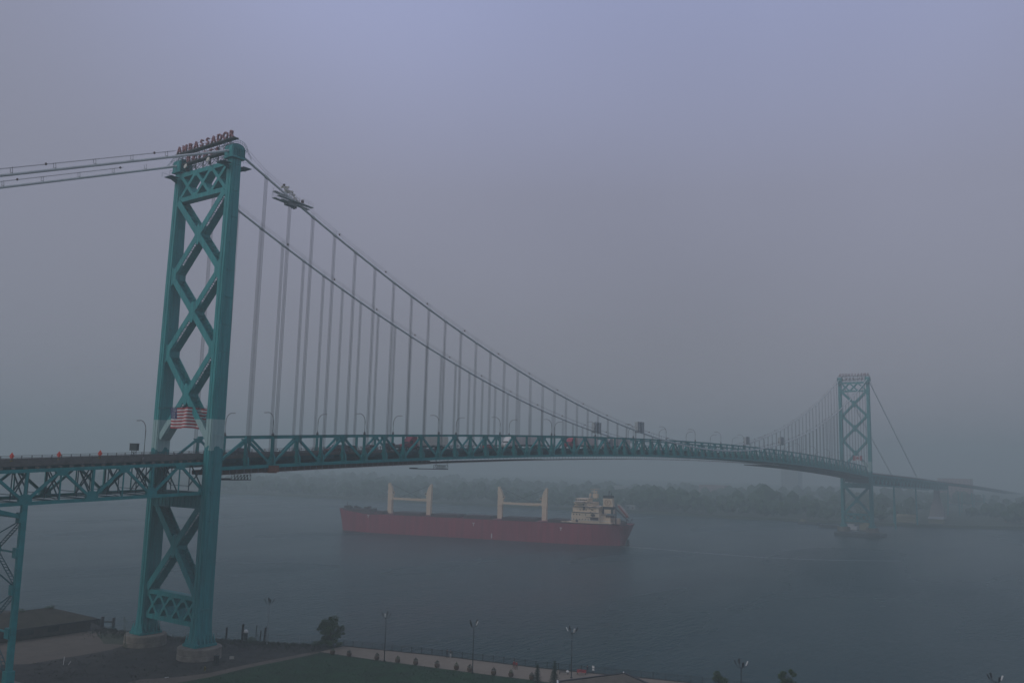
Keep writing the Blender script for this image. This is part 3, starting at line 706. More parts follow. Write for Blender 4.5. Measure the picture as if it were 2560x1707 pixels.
# ------------------------------------------------------------------ US flag hung in the near tower, Canadian flag in the far one
fl_ = tag(empty('flag', (-1.9, 4.5, 57.0)), 'large american flag hung inside the near tower above the road', 'flag')
FW, FH = 11.6, 4.6
def fpos(u, v, o=0):
    "u along 0..1, v down 0..1"
    a = u * FW; w = .38 * math.sin(a * 1.55 + v * 1.6) + .10 * math.sin(a * 4.1 + v * 3)
    if a < 7.2: x, y = w, -a
    else: x, y = (a - 7.2) * .80 + w, -7.2 - (a - 7.2) * .55
    return (x - o, y + .04 * a * v * .1, -v * FH - .10 * math.sin(a * .7) - .015 * a)
b = MB(); NU = 46
for r in range(13):
    for i in range(NU):
        u0, u1 = i / NU, (i + 1) / NU; v0, v1 = r / 13, (r + 1) / 13
        b.add([fpos(u0, v0), fpos(u1, v0), fpos(u1, v1), fpos(u0, v1)], [(0, 1, 2, 3)], 0 if r % 2 == 0 else 1)
b.build('striped_field', [FL_R, FL_W], fl_)
b = MB()
for i in range(12):
    for q in (0, 1): b.add([fpos(i / 12 * .27, q * 3.5 / 13, .03), fpos((i + 1) / 12 * .27, q * 3.5 / 13, .03), fpos((i + 1) / 12 * .27, (q + 1) * 3.5 / 13, .03), fpos(i / 12 * .27, (q + 1) * 3.5 / 13, .03)], [(0, 1, 2, 3)])
b.build('canton', [FL_B], fl_)
b = MB()
for r in range(9):
    for c in range(6 if r % 2 == 0 else 5):
        uc = (.027 * (.9 + c * 1.55) if r % 2 == 0 else .027 * (1.68 + c * 1.55)); vc = (r + .8) * 7 / 13 / 9.6
        pts = []
        for k in range(10):
            rr = .13 if k % 2 == 0 else .055; an = math.pi * k / 5
            pts.append(fpos(uc + rr * math.sin(an) / FW, vc - rr * math.cos(an) / FH, .06))
        b.add(pts, [tuple(range(10))])
b.build('stars', [FL_W], fl_, kind='stuff')
b = MB(); b.tube([(0, 5, .05), (0, .0, .05), (.0, -7.2, 0), (3.2, -9.7, -.1), (0, -13.4, .2)], .05, 4); b.build('hoist_rope', [ROPE], fl_)

fc = tag(empty('flag', (L - 2.2, 1.5, 58.5)), 'faint red and white maple leaf flag hung in the far tower', 'flag')
b = MB(); W2, H2 = 6.6, 3.5
for y0, y1, mi in ((0, .25, 0), (.25, .75, 1), (.75, 1, 0)):
    for k in range(6):
        a0 = y0 + (y1 - y0) * k / 6; a1 = y0 + (y1 - y0) * (k + 1) / 6
        b.add([(.15 * math.sin(a * 9), -a * W2, z) for a, z in ((a0, 0), (a1, 0), (a1, -H2), (a0, -H2))], [(0, 1, 2, 3)], mi)
b.build('red_and_white_field', [FL_R, FL_W], fc)
ml = [(0, -1.5), (.08, -.75), (.75, -.88), (.62, -.6), (1.35, 0), (1.1, .12), (1.25, .62), (.8, .52), (.65, .75), (.3, .3), (.42, 1.1), (.15, .95), (0, 1.4)]
ml = ml + [(-a, c) for a, c in ml[::-1][1:-1]]
b = MB(); b.prism(ml, lambda a, z, t: (-.25 + t, -W2 / 2 - a * .95, -H2 / 2 + z * .95), 0, .03); b.build('maple_leaf', [FL_R], fc)
b = MB(); b.beam((0, 7, .1), (0, -10, .1), .06, .06); b.build('hoist_rope', [ROPE], fc)

# ------------------------------------------------------------------ bridge lamps
def bridge_lamp(loc, h, flip, label, group):
    o = tag(empty('street_lamp', loc, math.pi if flip else 0), label, 'street lamp', group)
    link('pole', LP[(h, 0)], o); link('lamp_head', LP[(h, 1)], o); return o
LP = {}
for h in (5.6, 8.4):
    b = MB(); k = 3.0
    pts = [(0, 0, 0), (0, 0, h - 2.2)] + [(0, k * .72 * (1 - math.cos(t)), h - 2.2 + 2.2 * math.sin(t)) for t in (R(a) for a in range(15, 91, 15))] + [(0, k * .9, h - .02)]
    b.tube(pts, [.13, .10] + [.08] * 6 + [.07], 6); b.lathe([(.32, 0), (.26, .5), (.12, .9)], (0, 0, 0), 8); LP[(h, 0)] = b.mesh('pole', [LAMPM], True)
    b = MB(); b.box(0, k * .9 + .35, h - .03, .24, .85, .12); b.box(0, k * .9 + .4, h - .1, .16, .55, .06, 1); LP[(h, 1)] = b.mesh('lamp_head', [LAMPM, WHITE])
LG = 'curved street lamps along the bridge trusses'
ords = ['first', 'second', 'third', 'fourth', 'fifth', 'sixth', 'seventh', 'eighth', 'ninth', 'tenth', 'eleventh', 'twelfth', 'thirteenth', 'fourteenth', 'fifteenth', 'sixteenth', 'seventeenth', 'eighteenth', 'nineteenth']
for k in range(18):
    n = 1 + 4 * k
    if n > 73: break
    for s in (-1, 1):
        x = XN[n]
        bridge_lamp((x, s * YT, ztop(x)), 5.6, s > 0, 'curved bridge lamp on the %s truss, %s one along from the near tower' % ('near-side' if s < 0 else 'far-side', ords[k]), LG)
bridge_lamp((-15.4, -8.35, zroad(-15.4) - .3), 8.4, False, 'tall curved lamp on the roadway left of the near tower', 'street lamps on the left side span')
bridge_lamp((-75, -8.35, zroad(-75) - .3), 8.4, False, 'curved lamp on the roadway at the left edge', 'street lamps on the left side span')

# orange roadwork markers, sign box
for x, lab in ((-40.8, 'leftmost orange roadwork marker on the side span'), (-32.2, 'middle orange roadwork marker on the side span'), (-24.1, 'orange roadwork marker nearest the dark sign box')):
    o = tag(empty('roadwork_sign', (x, -7.2, zroad(x) + .01), .5), lab, 'roadwork sign', 'orange roadwork markers on the side span')
    b = MB(); b.prism([(0, .85), (.5, 1.5), (0, 2.2), (-.5, 1.5)], lambda a, z, t: (t, a, z), -.02, .02); b.prism([(-.2, 1.05), (.2, 1.05), (.14, 1.8), (-.14, 1.8)], lambda a, z, t: (t, a, z), -.2, .2); b.build('orange_panel', [ORANGE], o)
    b = MB(); b.beam((0, 0, 0), (0, 0, 1.1), .06, .06); b.beam((-.4, 0, 0), (.4, 0, .02), .06, .05); b.beam((0, -.4, 0), (0, .4, .02), .06, .05); b.box(0, 0, .4, .35, .35, .8, 1); b.build('stand', [STEELD, mat('marker_base', (.20, .16, .05), .8, .2, 2)], o)
o = tag(empty('message_sign', (-8.4, 7.0, zroad(-8.4)), .15), 'dark sign box on legs beside the road left of the tower', 'message sign')
b = MB(); b.box(0, 0, 2.3, .7, 2.2, 1.5); b.box(0, 0, 3.08, .9, 2.4, .08); b.box(.2, 1.2, 2.3, .3, .15, .5); b.build('sign_box', [mat('sign_dark', (.03, .045, .045), .6, .1, 1)], o)
for y in (-.7, 0, .7):
    b = MB(); b.beam((0, y, 0), (0, y, 1.6), .1, .1); b.build('leg', [STEELD], o)
b = MB(); b.beam((0, -.7, .3), (0, .7, 1.4), .06, .06, (1, 0, 0)); b.beam((0, .7, .3), (0, -.7, 1.4), .06, .06, (1, 0, 0)); b.build('leg_brace', [STEELD], o)

# cable inspection trolley on the near cable
o = tag(empty('cable_trolley', (12.2, -YC, 108.0)), 'white and grey cable inspection trolley on the near cable beside the tower', 'work platform')
for (x0, x1, z0, z1, y) in ((0, 10.5, .35, -.15, -1.1), (.2, 6.6, 0.15, -.25, 1.0), (.1, 4.2, 1.75, 1.35, .9), (1.6, 10.2, -.05, -.5, .0)):
    b = MB(); b.beam((x0, y, z0), (x1, y, z1), 1.1, .16); b.build('platform_deck', [mat('pale_aluminium', (.52, .54, .54), .5, .12, 2)], o)
b = MB()
for y in (-1.6, 1.5):
    for i in range(8): b.beam((.1 + 1.45 * i, y, .3 - .07 * i), (.1 + 1.45 * i, y, 1.5 - .07 * i), .05, .05)
    for dz in (.7, 1.2): b.beam((.1, y, .3 + dz), (10.3, y, -.15 + dz), .04, .04)
for x in (.15, 1.9, 3.7): b.beam((x, 1.2, .1), (x, 1.2, 2.8), .05, .05)
b.build('guard_rail', [FL_W], o)
b = MB()
random.seed(3)
for i in range(26):
    t = i / 26; x = 2.2 + 5.6 * t; z = 3.3 - 3.6 * t
    b.box(x + random.uniform(-.3, .3), random.uniform(-.7, .7), z + random.uniform(-.2, .5), random.uniform(.2, .8), random.uniform(.2, .7), random.uniform(.15, .55))
for i in range(10):
    x = 2.4 + 5.2 * random.random(); z = 3.2 - 3.6 * (x - 2.2) / 5.6; b.beam((x, -.5, z), (x + random.uniform(-.9, .9), .5, z + random.uniform(.2, .9)), .08, .08)
b.build('machinery', [mat('trolley_pale', (.66, .64, .58), .6, .2, 2)], o)
b = MB(); b.lathe([(.1, 0), (.28, .1), (.28, .5), (.1, .6)], (2.3, 0, 3.4), 8); b.lathe([(.1, 0), (.2, .1), (.2, .4), (.1, .5)], (4.4, .3, 2.4), 8); b.box(8.3, .1, .9, .45, .5, 1.3); b.build('winch', [RUST], o)
b = MB(); b.box(4.6, 0, -.5, 2.6, 1.6, .9); b.box(6, 0, -.95, .2, 1.2, .8); b.box(5.4, 0, -.9, .2, 1.2, .8); b.build('roller_frame', [GREYM], o)

# canvas work enclosures on the cables
for x, s, lab in ((199.5, 1, 'grey canvas enclosure on the far-side cable left of mid-span'), (199.2, -1, 'grey canvas enclosure with a central gap on the near-side cable left of mid-span'),
                  (369.8, 1, 'grey canvas enclosure on the far-side cable right of mid-span'), (368.7, -1, 'grey canvas enclosure on the near-side cable right of mid-span')):
    o = tag(empty('cable_enclosure', (x, s * YC, zcable(x))), lab, 'work enclosure', 'canvas enclosures on the main cables')
    for a in (-1.35, 1.35):
        b = MB(); b.box(a, 0, 1.7, 2.3, 1.5, 4.2); b.build('canvas_panel', [CANVAS], o)
    b = MB()
    for a in (-2.55, -.2, .2, 2.55): b.beam((a, -.8, -.6), (a, -.8, 4.1), .09, .09)
    b.beam((-2.6, -.8, 3.95), (2.6, -.8, 3.95), .1, .1); b.beam((-2.6, -.8, .2), (2.6, -.8, .2), .08, .08); b.build('frame', [STEELD], o)

# under-bridge gondolas
for x, lab in ((8.2, 'dark maintenance gondola hanging under the deck right beside the near tower'), (76.5, 'dark maintenance gondola hanging under the deck above the ship')):
    z0 = zbot(x) - (2.4 if x < 20 else 2.6)
    o = tag(empty('maintenance_gondola', (x, -6.5, z0)), lab, 'gondola', 'maintenance gondolas under the deck')
    b = MB(); b.box(0, 0, 0, 9 if x < 20 else 14, 1.4, .22); b.box(-4, 0, .15, 6, 1.0, .4) if x < 20 else b.box(-7.5, 0, .1, 2.4, 1, .35); b.build('floor', [STEELD], o)
    b = MB()
    xr = (0, 4.4) if x < 20 else (2.0, 6.9)
    for y in (-.65, .65):
        b.beam((xr[0], y, 1.15), (xr[1], y, 1.15), .09, .09)
        k = 5
        for i in range(k + 1): a = xr[0] + (xr[1] - xr[0]) * i / k; b.beam((a, y, .1), (a, y, 1.15), .08, .08)
        for i in range(k): a = xr[0] + (xr[1] - xr[0]) * i / k; c = xr[0] + (xr[1] - xr[0]) * (i + 1) / k; b.beam((a, y, .1), (c, y, 1.15), .06, .06)
    for a in xr: b.beam((a, -.3, 1.1), (a, -.3, 2.6), .1, .1)
    b.build('side_frame', [STEELD], o)

# ------------------------------------------------------------------ vehicles on the bridge
def car(x, y, colr, label, heading=0, kind='sedan'):
    z = zroad(x) + .002
    o = tag(empty('car', (x, y, z), heading), label, 'car', 'cars on the main span')
    P = mat('car_' + '_'.join(str(int(c * 100)) for c in colr), colr, .3, .05, 1, spec=.6)
    if kind == 'sedan': prof = [(-2.2, .3), (-2.25, .75), (-2.1, .95), (-1.5, 1.0), (-.9, 1.42), (.5, 1.45), (1.15, 1.0), (2.1, .85), (2.25, .6), (2.2, .3)]
    else: prof = [(-2.3, .35), (-2.35, .9), (-2.2, 1.15), (-1.95, 1.72), (.6, 1.78), (1.25, 1.15), (2.25, 1.05), (2.4, .75), (2.35, .35)]
    b = MB(); rings = []
    for yy, k in ((-.88, .0), (-.82, 1), (.82, 1), (.88, 0)):
        rings.append([(px * (.985 if not k else 1), yy * (1 if pz < 1.05 else .82), pz if (k or pz < 1.05) else pz - .04) for px, pz in prof])
    b.loft(rings); b.build('body', [P], o)
    for s in (-1, 1):
        b = MB(); zt = max(p[1] for p in prof)
        q = [(-1.2, 1.03), (-.8, zt - .1), (.4, zt - .1), (.95, 1.03)]
        b.prism(q, lambda a, c, t: (a, s * (.86 - (c - 1.0) * .30) + t, c), -.01, .02); b.build('window', [GLASS], o)
    b = MB(); zt = max(p[1] for p in prof)
    if kind == 'sedan': b.add([(1.12, -.68, 1.05), (1.12, .68, 1.05), (.56, .62, zt - .03), (.56, -.62, zt - .03)], [(0, 1, 2, 3)])
    else: b.add([(1.27, -.68, 1.18), (1.27, .68, 1.18), (.66, .62, zt - .03), (.66, -.62, zt - .03)], [(0, 1, 2, 3)])
    b.build('windscreen', [GLASS], o)
    for wx in (-1.35, 1.4):
        for s in (-1, 1):
            b = MB(); b.tube([(wx, s * .68, .33), (wx, s * .9, .33)], .33, 14); w = b.build('wheel', [TYRE], o)
            b = MB(); b.tube([(wx, s * .89, .33), (wx, s * .91, .33)], .19, 10); b.build('rim', [GREYM], w)
    return o
car(12.6, -2.2, (.03, .035, .035), 'dark hatchback seen through the truss right beside the near tower', math.pi, 'suv')
car(41.2, -3.2, (.10, .03, .03), 'dark red car seen through the truss, first of the short queue', math.pi)
car(46.6, -3.2, (.05, .05, .05), 'dark car directly behind the dark red one on the bridge', math.pi, 'suv')
car(54.8, -3.2, (.20, .13, .11), 'brownish car behind the dark pair on the bridge', math.pi, 'suv')
car(49.0, 3.0, (.04, .05, .06), 'dark blue-grey car in the far lane of the bridge', 0, 'suv')
car(108.3, -3.2, (.35, .03, .03), 'small red car between the two big semi trucks', math.pi)
def semi(x, y, cabc, trailc, label, length=15.5):
    "cab nose at x, trailer behind towards +x"
    z = zroad(x + 8); sl = math.atan((zroad(x + 16) - zroad(x)) / 16)
    o = tag(empty('semi_truck', (x, y, z)), label, 'truck', 'semi trucks on the main span')
    o.location.z = zroad(x); o.rotation_euler = (0, -sl, 0)
    P = mat('cab_' + '_'.join(str(int(c * 100)) for c in cabc), cabc, .35, .06, 1, spec=.6); Q = mat('trailer_' + '_'.join(str(int(c * 100)) for c in trailc), trailc, .6, .06, .5)
    b = MB(); b.prism([(0, .6), (-.02, 1.5), (.15, 1.75), (1.7, 1.95), (2.3, 3.0), (3.3, 3.7), (3.4, 3.95), (5.4, 4.05), (5.4, .9), (2.2, .7)], lambda a, c, t: (a, t, c), -1.2, 1.2); b.build('cab', [P], o)
    b = MB(); b.add([(1.72, -1.1, 2.0), (1.72, 1.1, 2.0), (2.28, 1.05, 2.95), (2.28, -1.05, 2.95)], [(0, 1, 2, 3)]); b.build('windscreen', [GLASS], o)
    for s in (-1, 1):
        b = MB(); b.prism([(2.4, 1.9), (3.5, 1.9), (3.5, 2.8), (2.75, 2.8)], lambda a, c, t: (a, s * 1.21 + t, c), -.01, .01); b.build('side_window', [GLASS], o)
        b = MB(); b.tube([(5.55, s * 1.0, 1.0), (5.55, s * 1.0, 4.3)], .08, 8); b.build('exhaust_stack', [GREYM], o)
        b = MB(); b.box(2.1, s * 1.4, 2.3, .12, .25, .6); b.build('mirror', [BLACK], o)
    b = MB(); b.box(4.8 + (length - 4) / 2, 0, .95, length - 3, 1.0, .3); b.build('chassis', [BLACK], o)
    b = MB(); x0 = 6.2; b.box(x0 + (length - 2.5) / 2, 0, 2.65, length - 2.5, 2.55, 2.8); b.box(x0 + (length - 2.5) / 2, 0, 1.28, length - 2.5, 2.6, .12, 1); b.build('trailer', [Q, BLACK], o)
    for wx in (1.3, 5.6, 6.9, length + .8, length + 2.1):
        for s in (-1, 1):
            b = MB(); b.tube([(wx, s * .8, .52), (wx, s * 1.22, .52)], .52, 14); w = b.build('wheel', [TYRE], o)
            b = MB(); b.tube([(wx, s * 1.21, .52), (wx, s * 1.24, .52)], .28, 10); b.build('rim', [GREYM], w)
    return o
semi(67.0, -3.4, (.26, .02, .04), (.80, .76, .66), 'red semi truck with cream trailer above the ship bow')
semi(115.4, -3.4, (.75, .75, .72), (.80, .72, .68), 'white semi truck with pale trailer behind the small red car', 18)
semi(154.5, -3.4, (.36, .025, .05), (.80, .66, .62), 'bright red semi truck with pinkish white trailer near mid-span', 17)
semi(182.0, -3.4, (.30, .30, .32), (.72, .66, .62), 'grey semi truck with pale trailer, last of the trucks near mid-span', 16)
o = tag(empty('flatbed_truck', (60.2, -3.4, zroad(60.2)), 0), 'dark flatbed truck with low load just ahead of the red semi', 'truck')
b = MB(); b.prism([(0, .5), (0, 1.3), (.9, 1.5), (1.3, 2.2), (2.9, 2.25), (2.9, .5)], lambda a, c, t: (a, t, c), -1, 1); b.build('cab', [BLACK], o)
b = MB(); b.box(4.6, 0, 1.1, 3.6, 2.2, .3); b.build('bed', [STEELD], o)
b = MB(); b.box(4.2, 0, 1.6, 1.6, 1.7, .7); b.box(5.5, .2, 1.5, .8, 1.2, .5); b.build('load', [GREYM], o)
b = MB(); b.add([(.93, -.9, 1.53), (.93, .9, 1.53), (1.28, .85, 2.15), (1.28, -.85, 2.15)], [(0, 1, 2, 3)]); b.build('windscreen', [GLASS], o)
for wx in (.8, 5.2):
    for s in (-1, 1):
        b = MB(); b.tube([(wx, s * .7, .42), (wx, s * 1.0, .42)], .42, 12); b.build('wheel', [TYRE], o)

# ------------------------------------------------------------------ cargo ship
bw = Vector((293.4, 256.3, 0)); st = Vector((344.4, 75.2, 0)); sd = (st - bw).normalized(); perp = Vector((-sd.y, sd.x, 0))
if perp.dot(Vector((1, .6, 0))) < 0: perp = -perp
SH = tag(empty('cargo_ship', bw + perp * 9.0 - sd * 5.4, math.atan2(sd.y, sd.x)), 'maroon bulk cargo ship with cream cranes sailing under the bridge', 'cargo ship')
# local: +x towards the stern, +y to port/starboard; camera side is local sign cs
cs = -1 if (Matrix.Rotation(math.atan2(sd.y, sd.x), 3, 'Z') @ Vector((0, 1, 0))).dot(perp) > 0 else 1
LEN = 191.0; SH.scale = (1.028, 1, 1)
def hb_(x, z):
    "half breadth"
    B = 11.8; f = max(0, min(1, z / 12.0))
    if x < 26: k = ((x + 1.5 * f) / 26) ** (.62 - .12 * f)
    elif x > 160: k = 1 - ((x - 160) / 31.5) ** 2 * (1.0 - .62 * f ** 1.5)
    else: k = 1
    return max(.02, B * max(0, k))
def sheer(x): return 12.0 + (2.0 * max(0, (24 - x) / 24) ** 1.0) + .35 * max(0, (x - 150) / 40)
mb = MB(); rings = []
xs = [0, .8, 2, 4, 7, 11, 16, 22, 30, 45, 70, 100, 130, 155, 163, 170, 176, 181, 185, 188, 190, 191]
zf = (0, .12, .3, .5, .75, 1.0)
for x in xs:
    H = sheer(x); r = []
    for f in zf: 
        z = -1 + f * (H + 1); xx = x - (1.6 * f ** 3 if x < 1.5 else 0)
        if x > 186: xx = x - (1 - f) * (x - 186) * .9
        r.append((xx, hb_(x, z), z))
    r2_ = [(a, -b_, c) for a, b_, c in r[::-1]]
    rings.append(r + r2_)
mb.loft(rings); mb.build('hull', [HULL], SH, smooth=False)
b = MB()
for i, x0 in enumerate(xs[:-1]):
    x1 = xs[i + 1]; 
    for s in (-1, 1):
        b.beam((x0, s * (hb_(x0, 12) - .05), sheer(x0) + .1), (x1, s * (hb_(x1, 12) - .05), sheer(x1) + .1), .25, 1.1 if x0 < 24 else .35)
b.build('bulwark', [HULLD], SH)
b = MB(); random.seed(11)
b.prism([(2, 14.2), (22, 14.0), (23, 12.4), (1, 12.6)], lambda a, z, t: (a, t, z), -4, 4)
for i in range(18):
    x = random.uniform(1.5, 17); b.box(x, random.uniform(-4, 4), 14.9 + random.uniform(-.2, .5), random.uniform(.8, 2.6), random.uniform(.6, 2), random.uniform(.8, 1.7))
for i in range(6): b.box(17 + i * 1.1, random.uniform(-2, 2), 14.4, .9, 1.5, .9)
b.tube([(2.5, 0, 14), (2.5, 0, 18.6)], .18, 6); b.build('foredeck_machinery', [HULLD], SH)
for i, (a, c) in enumerate(((28, 33), (40, 59), (66, 84), (88, 106), (113, 134), (142, 154))):
    b = MB(); b.box((a + c) / 2, 0, 12.7, c - a, 15, 1.5); b.box((a + c) / 2, 0, 13.5, c - a - 1, 14.4, .25); b.build('hatch_cover', [HULLD], SH)
for k, (x, dirn) in enumerate(((34.0, 1), (61.4, -1), (109.3, 1), (137.8, -1))):
    C = MB(); y = cs * 0.0
    C.box(x, y, 16.6, 2.8, 2.8, 8.6); C.lathe([(1.9, 20.2), (1.9, 21.0)], (x, y, 0), 12)
    e = dirn
    C.prism([(x - e * 1.5, 21), (x + e * 1.8, 21), (x + e * 1.8, 24.2), (x + e * 1.5, 25.6), (x + e * 1.4, 27.4), (x + e * .6, 29.6), (x - e * .9, 32.0), (x - e * 1.6, 31.6)], lambda a, z, t: (a, y + t, z), -1.2, 1.2)
    cr_ = C.build('crane', [CREAM], SH)
    b = MB(); b.box(x + e * 2.2, y + cs * .6, 25.4, 1.3, 1.2, 1.6); b.build('cab', [MT['ship_cream']], cr_)
    b = MB(); b.box(x + e * 2.2, y + cs * 1.22, 25.6, .9, .06, .8); b.build('cab_window', [GLASS], cr_)
    b = MB()
    for q in (-.8, .8): b.beam((x - e * .9, y + q, 31.4), (x + e * 22, y + q * .4, 22.2), .09, .09)
    b.build('luffing_wire', [STEELD], cr_)
    b = MB(); ln = 24.5
    for q in (-.8, .8): b.beam((x + e * 1.5, y + q, 21.9), (x + e * ln, y + q * .5, 21.3 if k % 2 == 0 else 21.6), .5, 1.25)
    for i in range(9): a = x + e * (2.5 + i * 2.6); b.beam((a, y - .7, 21.7), (a + e * 1.3, y + .7, 21.6), .16, .3)
    b.build('jib', [CREAM], cr_)
# accommodation
AC = MB(); AC.box(165.5, 0, 15.6, 16.5, 20, 6.4); AC.box(165.3, 0, 20.4, 15.6, 17, 3.4); AC.box(163.8, 0, 23.2, 11, 15.5, 2.6); AC.box(161.6, 0, 24.3, 5.4, 23.0, .5); AC.box(162.2, 0, 25.6, 7.0, 13, 2.2); AC.box(166, 0, 12.8, 30, 21, .3)
ac = AC.build('deckhouse', [CREAM], SH)
b = MB()
for y in (-10, 10):
    b.beam((157.6, y, 18.9), (173.6, y, 18.9), .3, .14); b.beam((157.6, y, 22.2), (173, y, 22.2), .3, .12); b.beam((157, y * 1.1, 14.4), (181, y * 1.0, 14.2), .25, .22)
b.box(161.6, 0, 25.0, 5.6, 23, .06); b.build('deck_rail', [WHITE], ac)
b = MB()
for z, hy, x0, x1 in ((18.7, 10.2, 157.4, 173.6), (22.0, 8.8, 157.6, 173.0), (24.5, 8.0, 158.2, 169.4), (16.0, 10.15, 166.0, 173.6)):
    for sy in (-1, 1): b.box((x0 + x1) / 2, sy * hy, z, x1 - x0, .5, .22)
for sy in (-1, 1):
    for i in range(4): b.beam((171.5 - i * .5, sy * 10.3, 15.0 + i * 2.6), (168.8 - i * .5, sy * 10.3, 17.4 + i * 2.0), .5, .15)
    b.box(170.2, sy * 10.1, 17.3, 2.2, .3, 1.2); b.box(164.4, sy * 8.6, 21.1, 1.2, .25, 1.9); b.box(160.6, sy * 10.08, 13.6, 1.4, .2, 1.8)
b.build('gallery_and_stairs', [HULLD], ac)
b = MB(); random.seed(5)
for z in (14.6, 17.4, 20.2, 23.2):
    for i in range(9):
        x = 158.6 + i * 1.75; hy = 10.02 if z < 18.8 else (8.52 if z < 22 else 7.77)
        if x > 172 or (z > 22 and x > 168.6) or random.random() < .25: continue
        for s in (-1, 1): b.box(x, s * hy, z, .62, .06, .62)
for i in range(6):
    for s in (-1, 1): b.box(159.2 + i * 1.15, s * 6.52, 25.8, .9, .06, .8)
for i in range(9): b.box(158.68, -5.6 + i * 1.4, 25.8, .06, 1.1, .8)
b.build('window', [GLASS], ac, kind='stuff')
b = MB(); b.tube([(168.2, 0, 26), (168.2, 0, 32.6)], .25, 6); b.tube([(169.6, 0, 26), (169.6, 0, 31.4)], .18, 6); b.box(168.6, 0, 30.9, 3.4, 2.0, .5); b.box(168.6, 0, 32.3, 5.4, .4, .22); b.box(165, 2, 28.2, .3, .3, 3); b.lathe([(.1, 0), (.7, .3), (.8, .8), (.5, 1.4), (.05, 1.6)], (165.2, 3, 28.2), 10); b.lathe([(.1, 0), (.5, .3), (.55, .7), (.05, 1.2)], (166.6, -3, 27.6), 10)
b.box(169.2, 0, 28.4, 2.8, 3.4, 2.6); b.build('radar_mast', [CREAM], ac)
b = MB(); b.prism([(174.2, 18.2), (180.4, 18.2), (179.6, 27.4), (174.2, 27.4)], lambda a, z, t: (a, t, z), -2.4, 2.4); fu = b.build('funnel', [CREAM], SH)
b = MB(); b.prism([(174.15, 27.2), (179.62, 27.2), (179.4, 28.8), (174.15, 28.8)], lambda a, z, t: (a, t, z), -2.44, 2.44); b.prism([(174.15, 20.7), (180.2, 20.7), (180.1, 22.2), (174.15, 22.2)], lambda a, z, t: (a, t, z), -2.44, 2.44)
b.box(174.4, cs * 2.42, 19.4, .8, .1, 2.8); b.box(179.6, cs * 2.42, 19.4, 1.3, .1, 2.8); b.tube([(177, 0, 28.6), (177.3, 0, 31.6)], .25, 6); b.tube([(178, .8, 28.6), (178.6, .8, 30.2)], .2, 6); b.build('black_bands', [BLACK], fu)
b = MB(); ring = [(177.0 + 1.75 * math.cos(t), cs * 2.5, 24.7 + 1.75 * math.sin(t)) for t in (2 * math.pi * k / 24 for k in range(25))]
for p_, q_ in zip(ring, ring[1:]): b.beam(p_, q_, .28, .1, (0, 1, 0))
b.box(176.8, cs * 2.5, 24.6, .32, .08, 2.1); b.box(177.4, cs * 2.5, 25.5, 1.5, .08, .3); b.box(177.2, cs * 2.5, 24.7, 1.0, .08, .28); b.box(175.9, cs * 2.5, 24.7, .6, .08, .25)
b.build('ring_emblem', [mat('emblem_brown', (.35, .16, .05), .6, .05, 1)], fu)
b = MB(); b.box(176, 0, 14.4, 7, 12, 4.6); b.box(179, cs * 4.5, 16.6, 4.5, 3, 1.4, 1); b.box(182.2, 0, 13.8, 3.2, 4, 3.6); b.box(171, cs * 9.2, 15.1, 4.8, 2.0, 1.4, 1)
b.build('aft_house', [CREAM, HULLD], SH)
b = MB(); p_ = Vector((183.0, cs * 3.0, 24.0)); q_ = Vector((189.6, cs * 3.0, 16.2)); d = q_ - p_
b.tube([p_, p_ + d * .08, p_ + d * .3, p_ + d * .8, p_ + d * .95, q_], [.2, .8, 1.25, 1.25, .9, .25], 10); lb = b.build('lifeboat', [mat('lifeboat_white', (.42, .37, .35), .5, .05, 1)], SH, smooth=True)
b = MB(); n__ = Vector((d.z, 0, -d.x)).normalized()
b.beam(p_ + d * .1 + Vector((0, cs * 1.1, 0)), p_ + d * .93 + Vector((0, cs * 1.1, 0)), .9, .5, (0, 1, 0)); b.build('red_stripe', [mat('lifeboat_red', (.26, .05, .045), .5, .05, 1)], lb)
b = MB()
for yy in (-1, 1): b.beam(p_ + Vector((-2.5, yy, -1.4)), q_ + Vector((0, yy, -1.9)), .25, .3); b.beam((182, cs * 3 + yy, 12), p_ + Vector((-1, yy, -1.5)), .25, .25); b.beam((187.5, cs * 3 + yy, 12), q_ + Vector((-1, yy, -.6)), .25, .25)
b.build('launch_ramp', [HULLD], SH)
b = MB(); b.box(187, cs * 4, 13.2, 2.5, 5, 1.2); b.build('mooring_winch', [HULLD], SH)
b = MB(); b.box(184.4, -cs * 4, 13.3, 2, 3, 1.5); b.build('mooring_winch', [HULLD], SH)
b = MB(); b.tube([(189.5, 0, 12.3), (190.8, 0, 15.6)], .14, 6); b.prism([(189.9, 14.0), (191.2, 14.8), (191.6, 15.9), (190.6, 15.5)], lambda a, z, t: (a, t, z), -.05, .05); b.build('stern_flag_staff', [HULLD], SH)
for x, z in ((24.6, 10.3), (96.5, 8.6), (151.5, 8.4)):
    b = MB(); y = cs * (hb_(x, 9) + .06); b.box(x, y, z + .8, 1.7, .05, .35); b.box(x, y, z, .35, .05, 1.9); b.build('white_hull_mark', [WHITE], SH)
b = MB(); b.box(108.5, cs * 11.86, 2.3, .6, .05, 2.8); b.build('white_hull_mark', [WHITE], SH)
b = MB(); b.box(188.6, 0, 1.0, 1.6, .5, 4.5); b.build('rudder', [HULLD], SH)
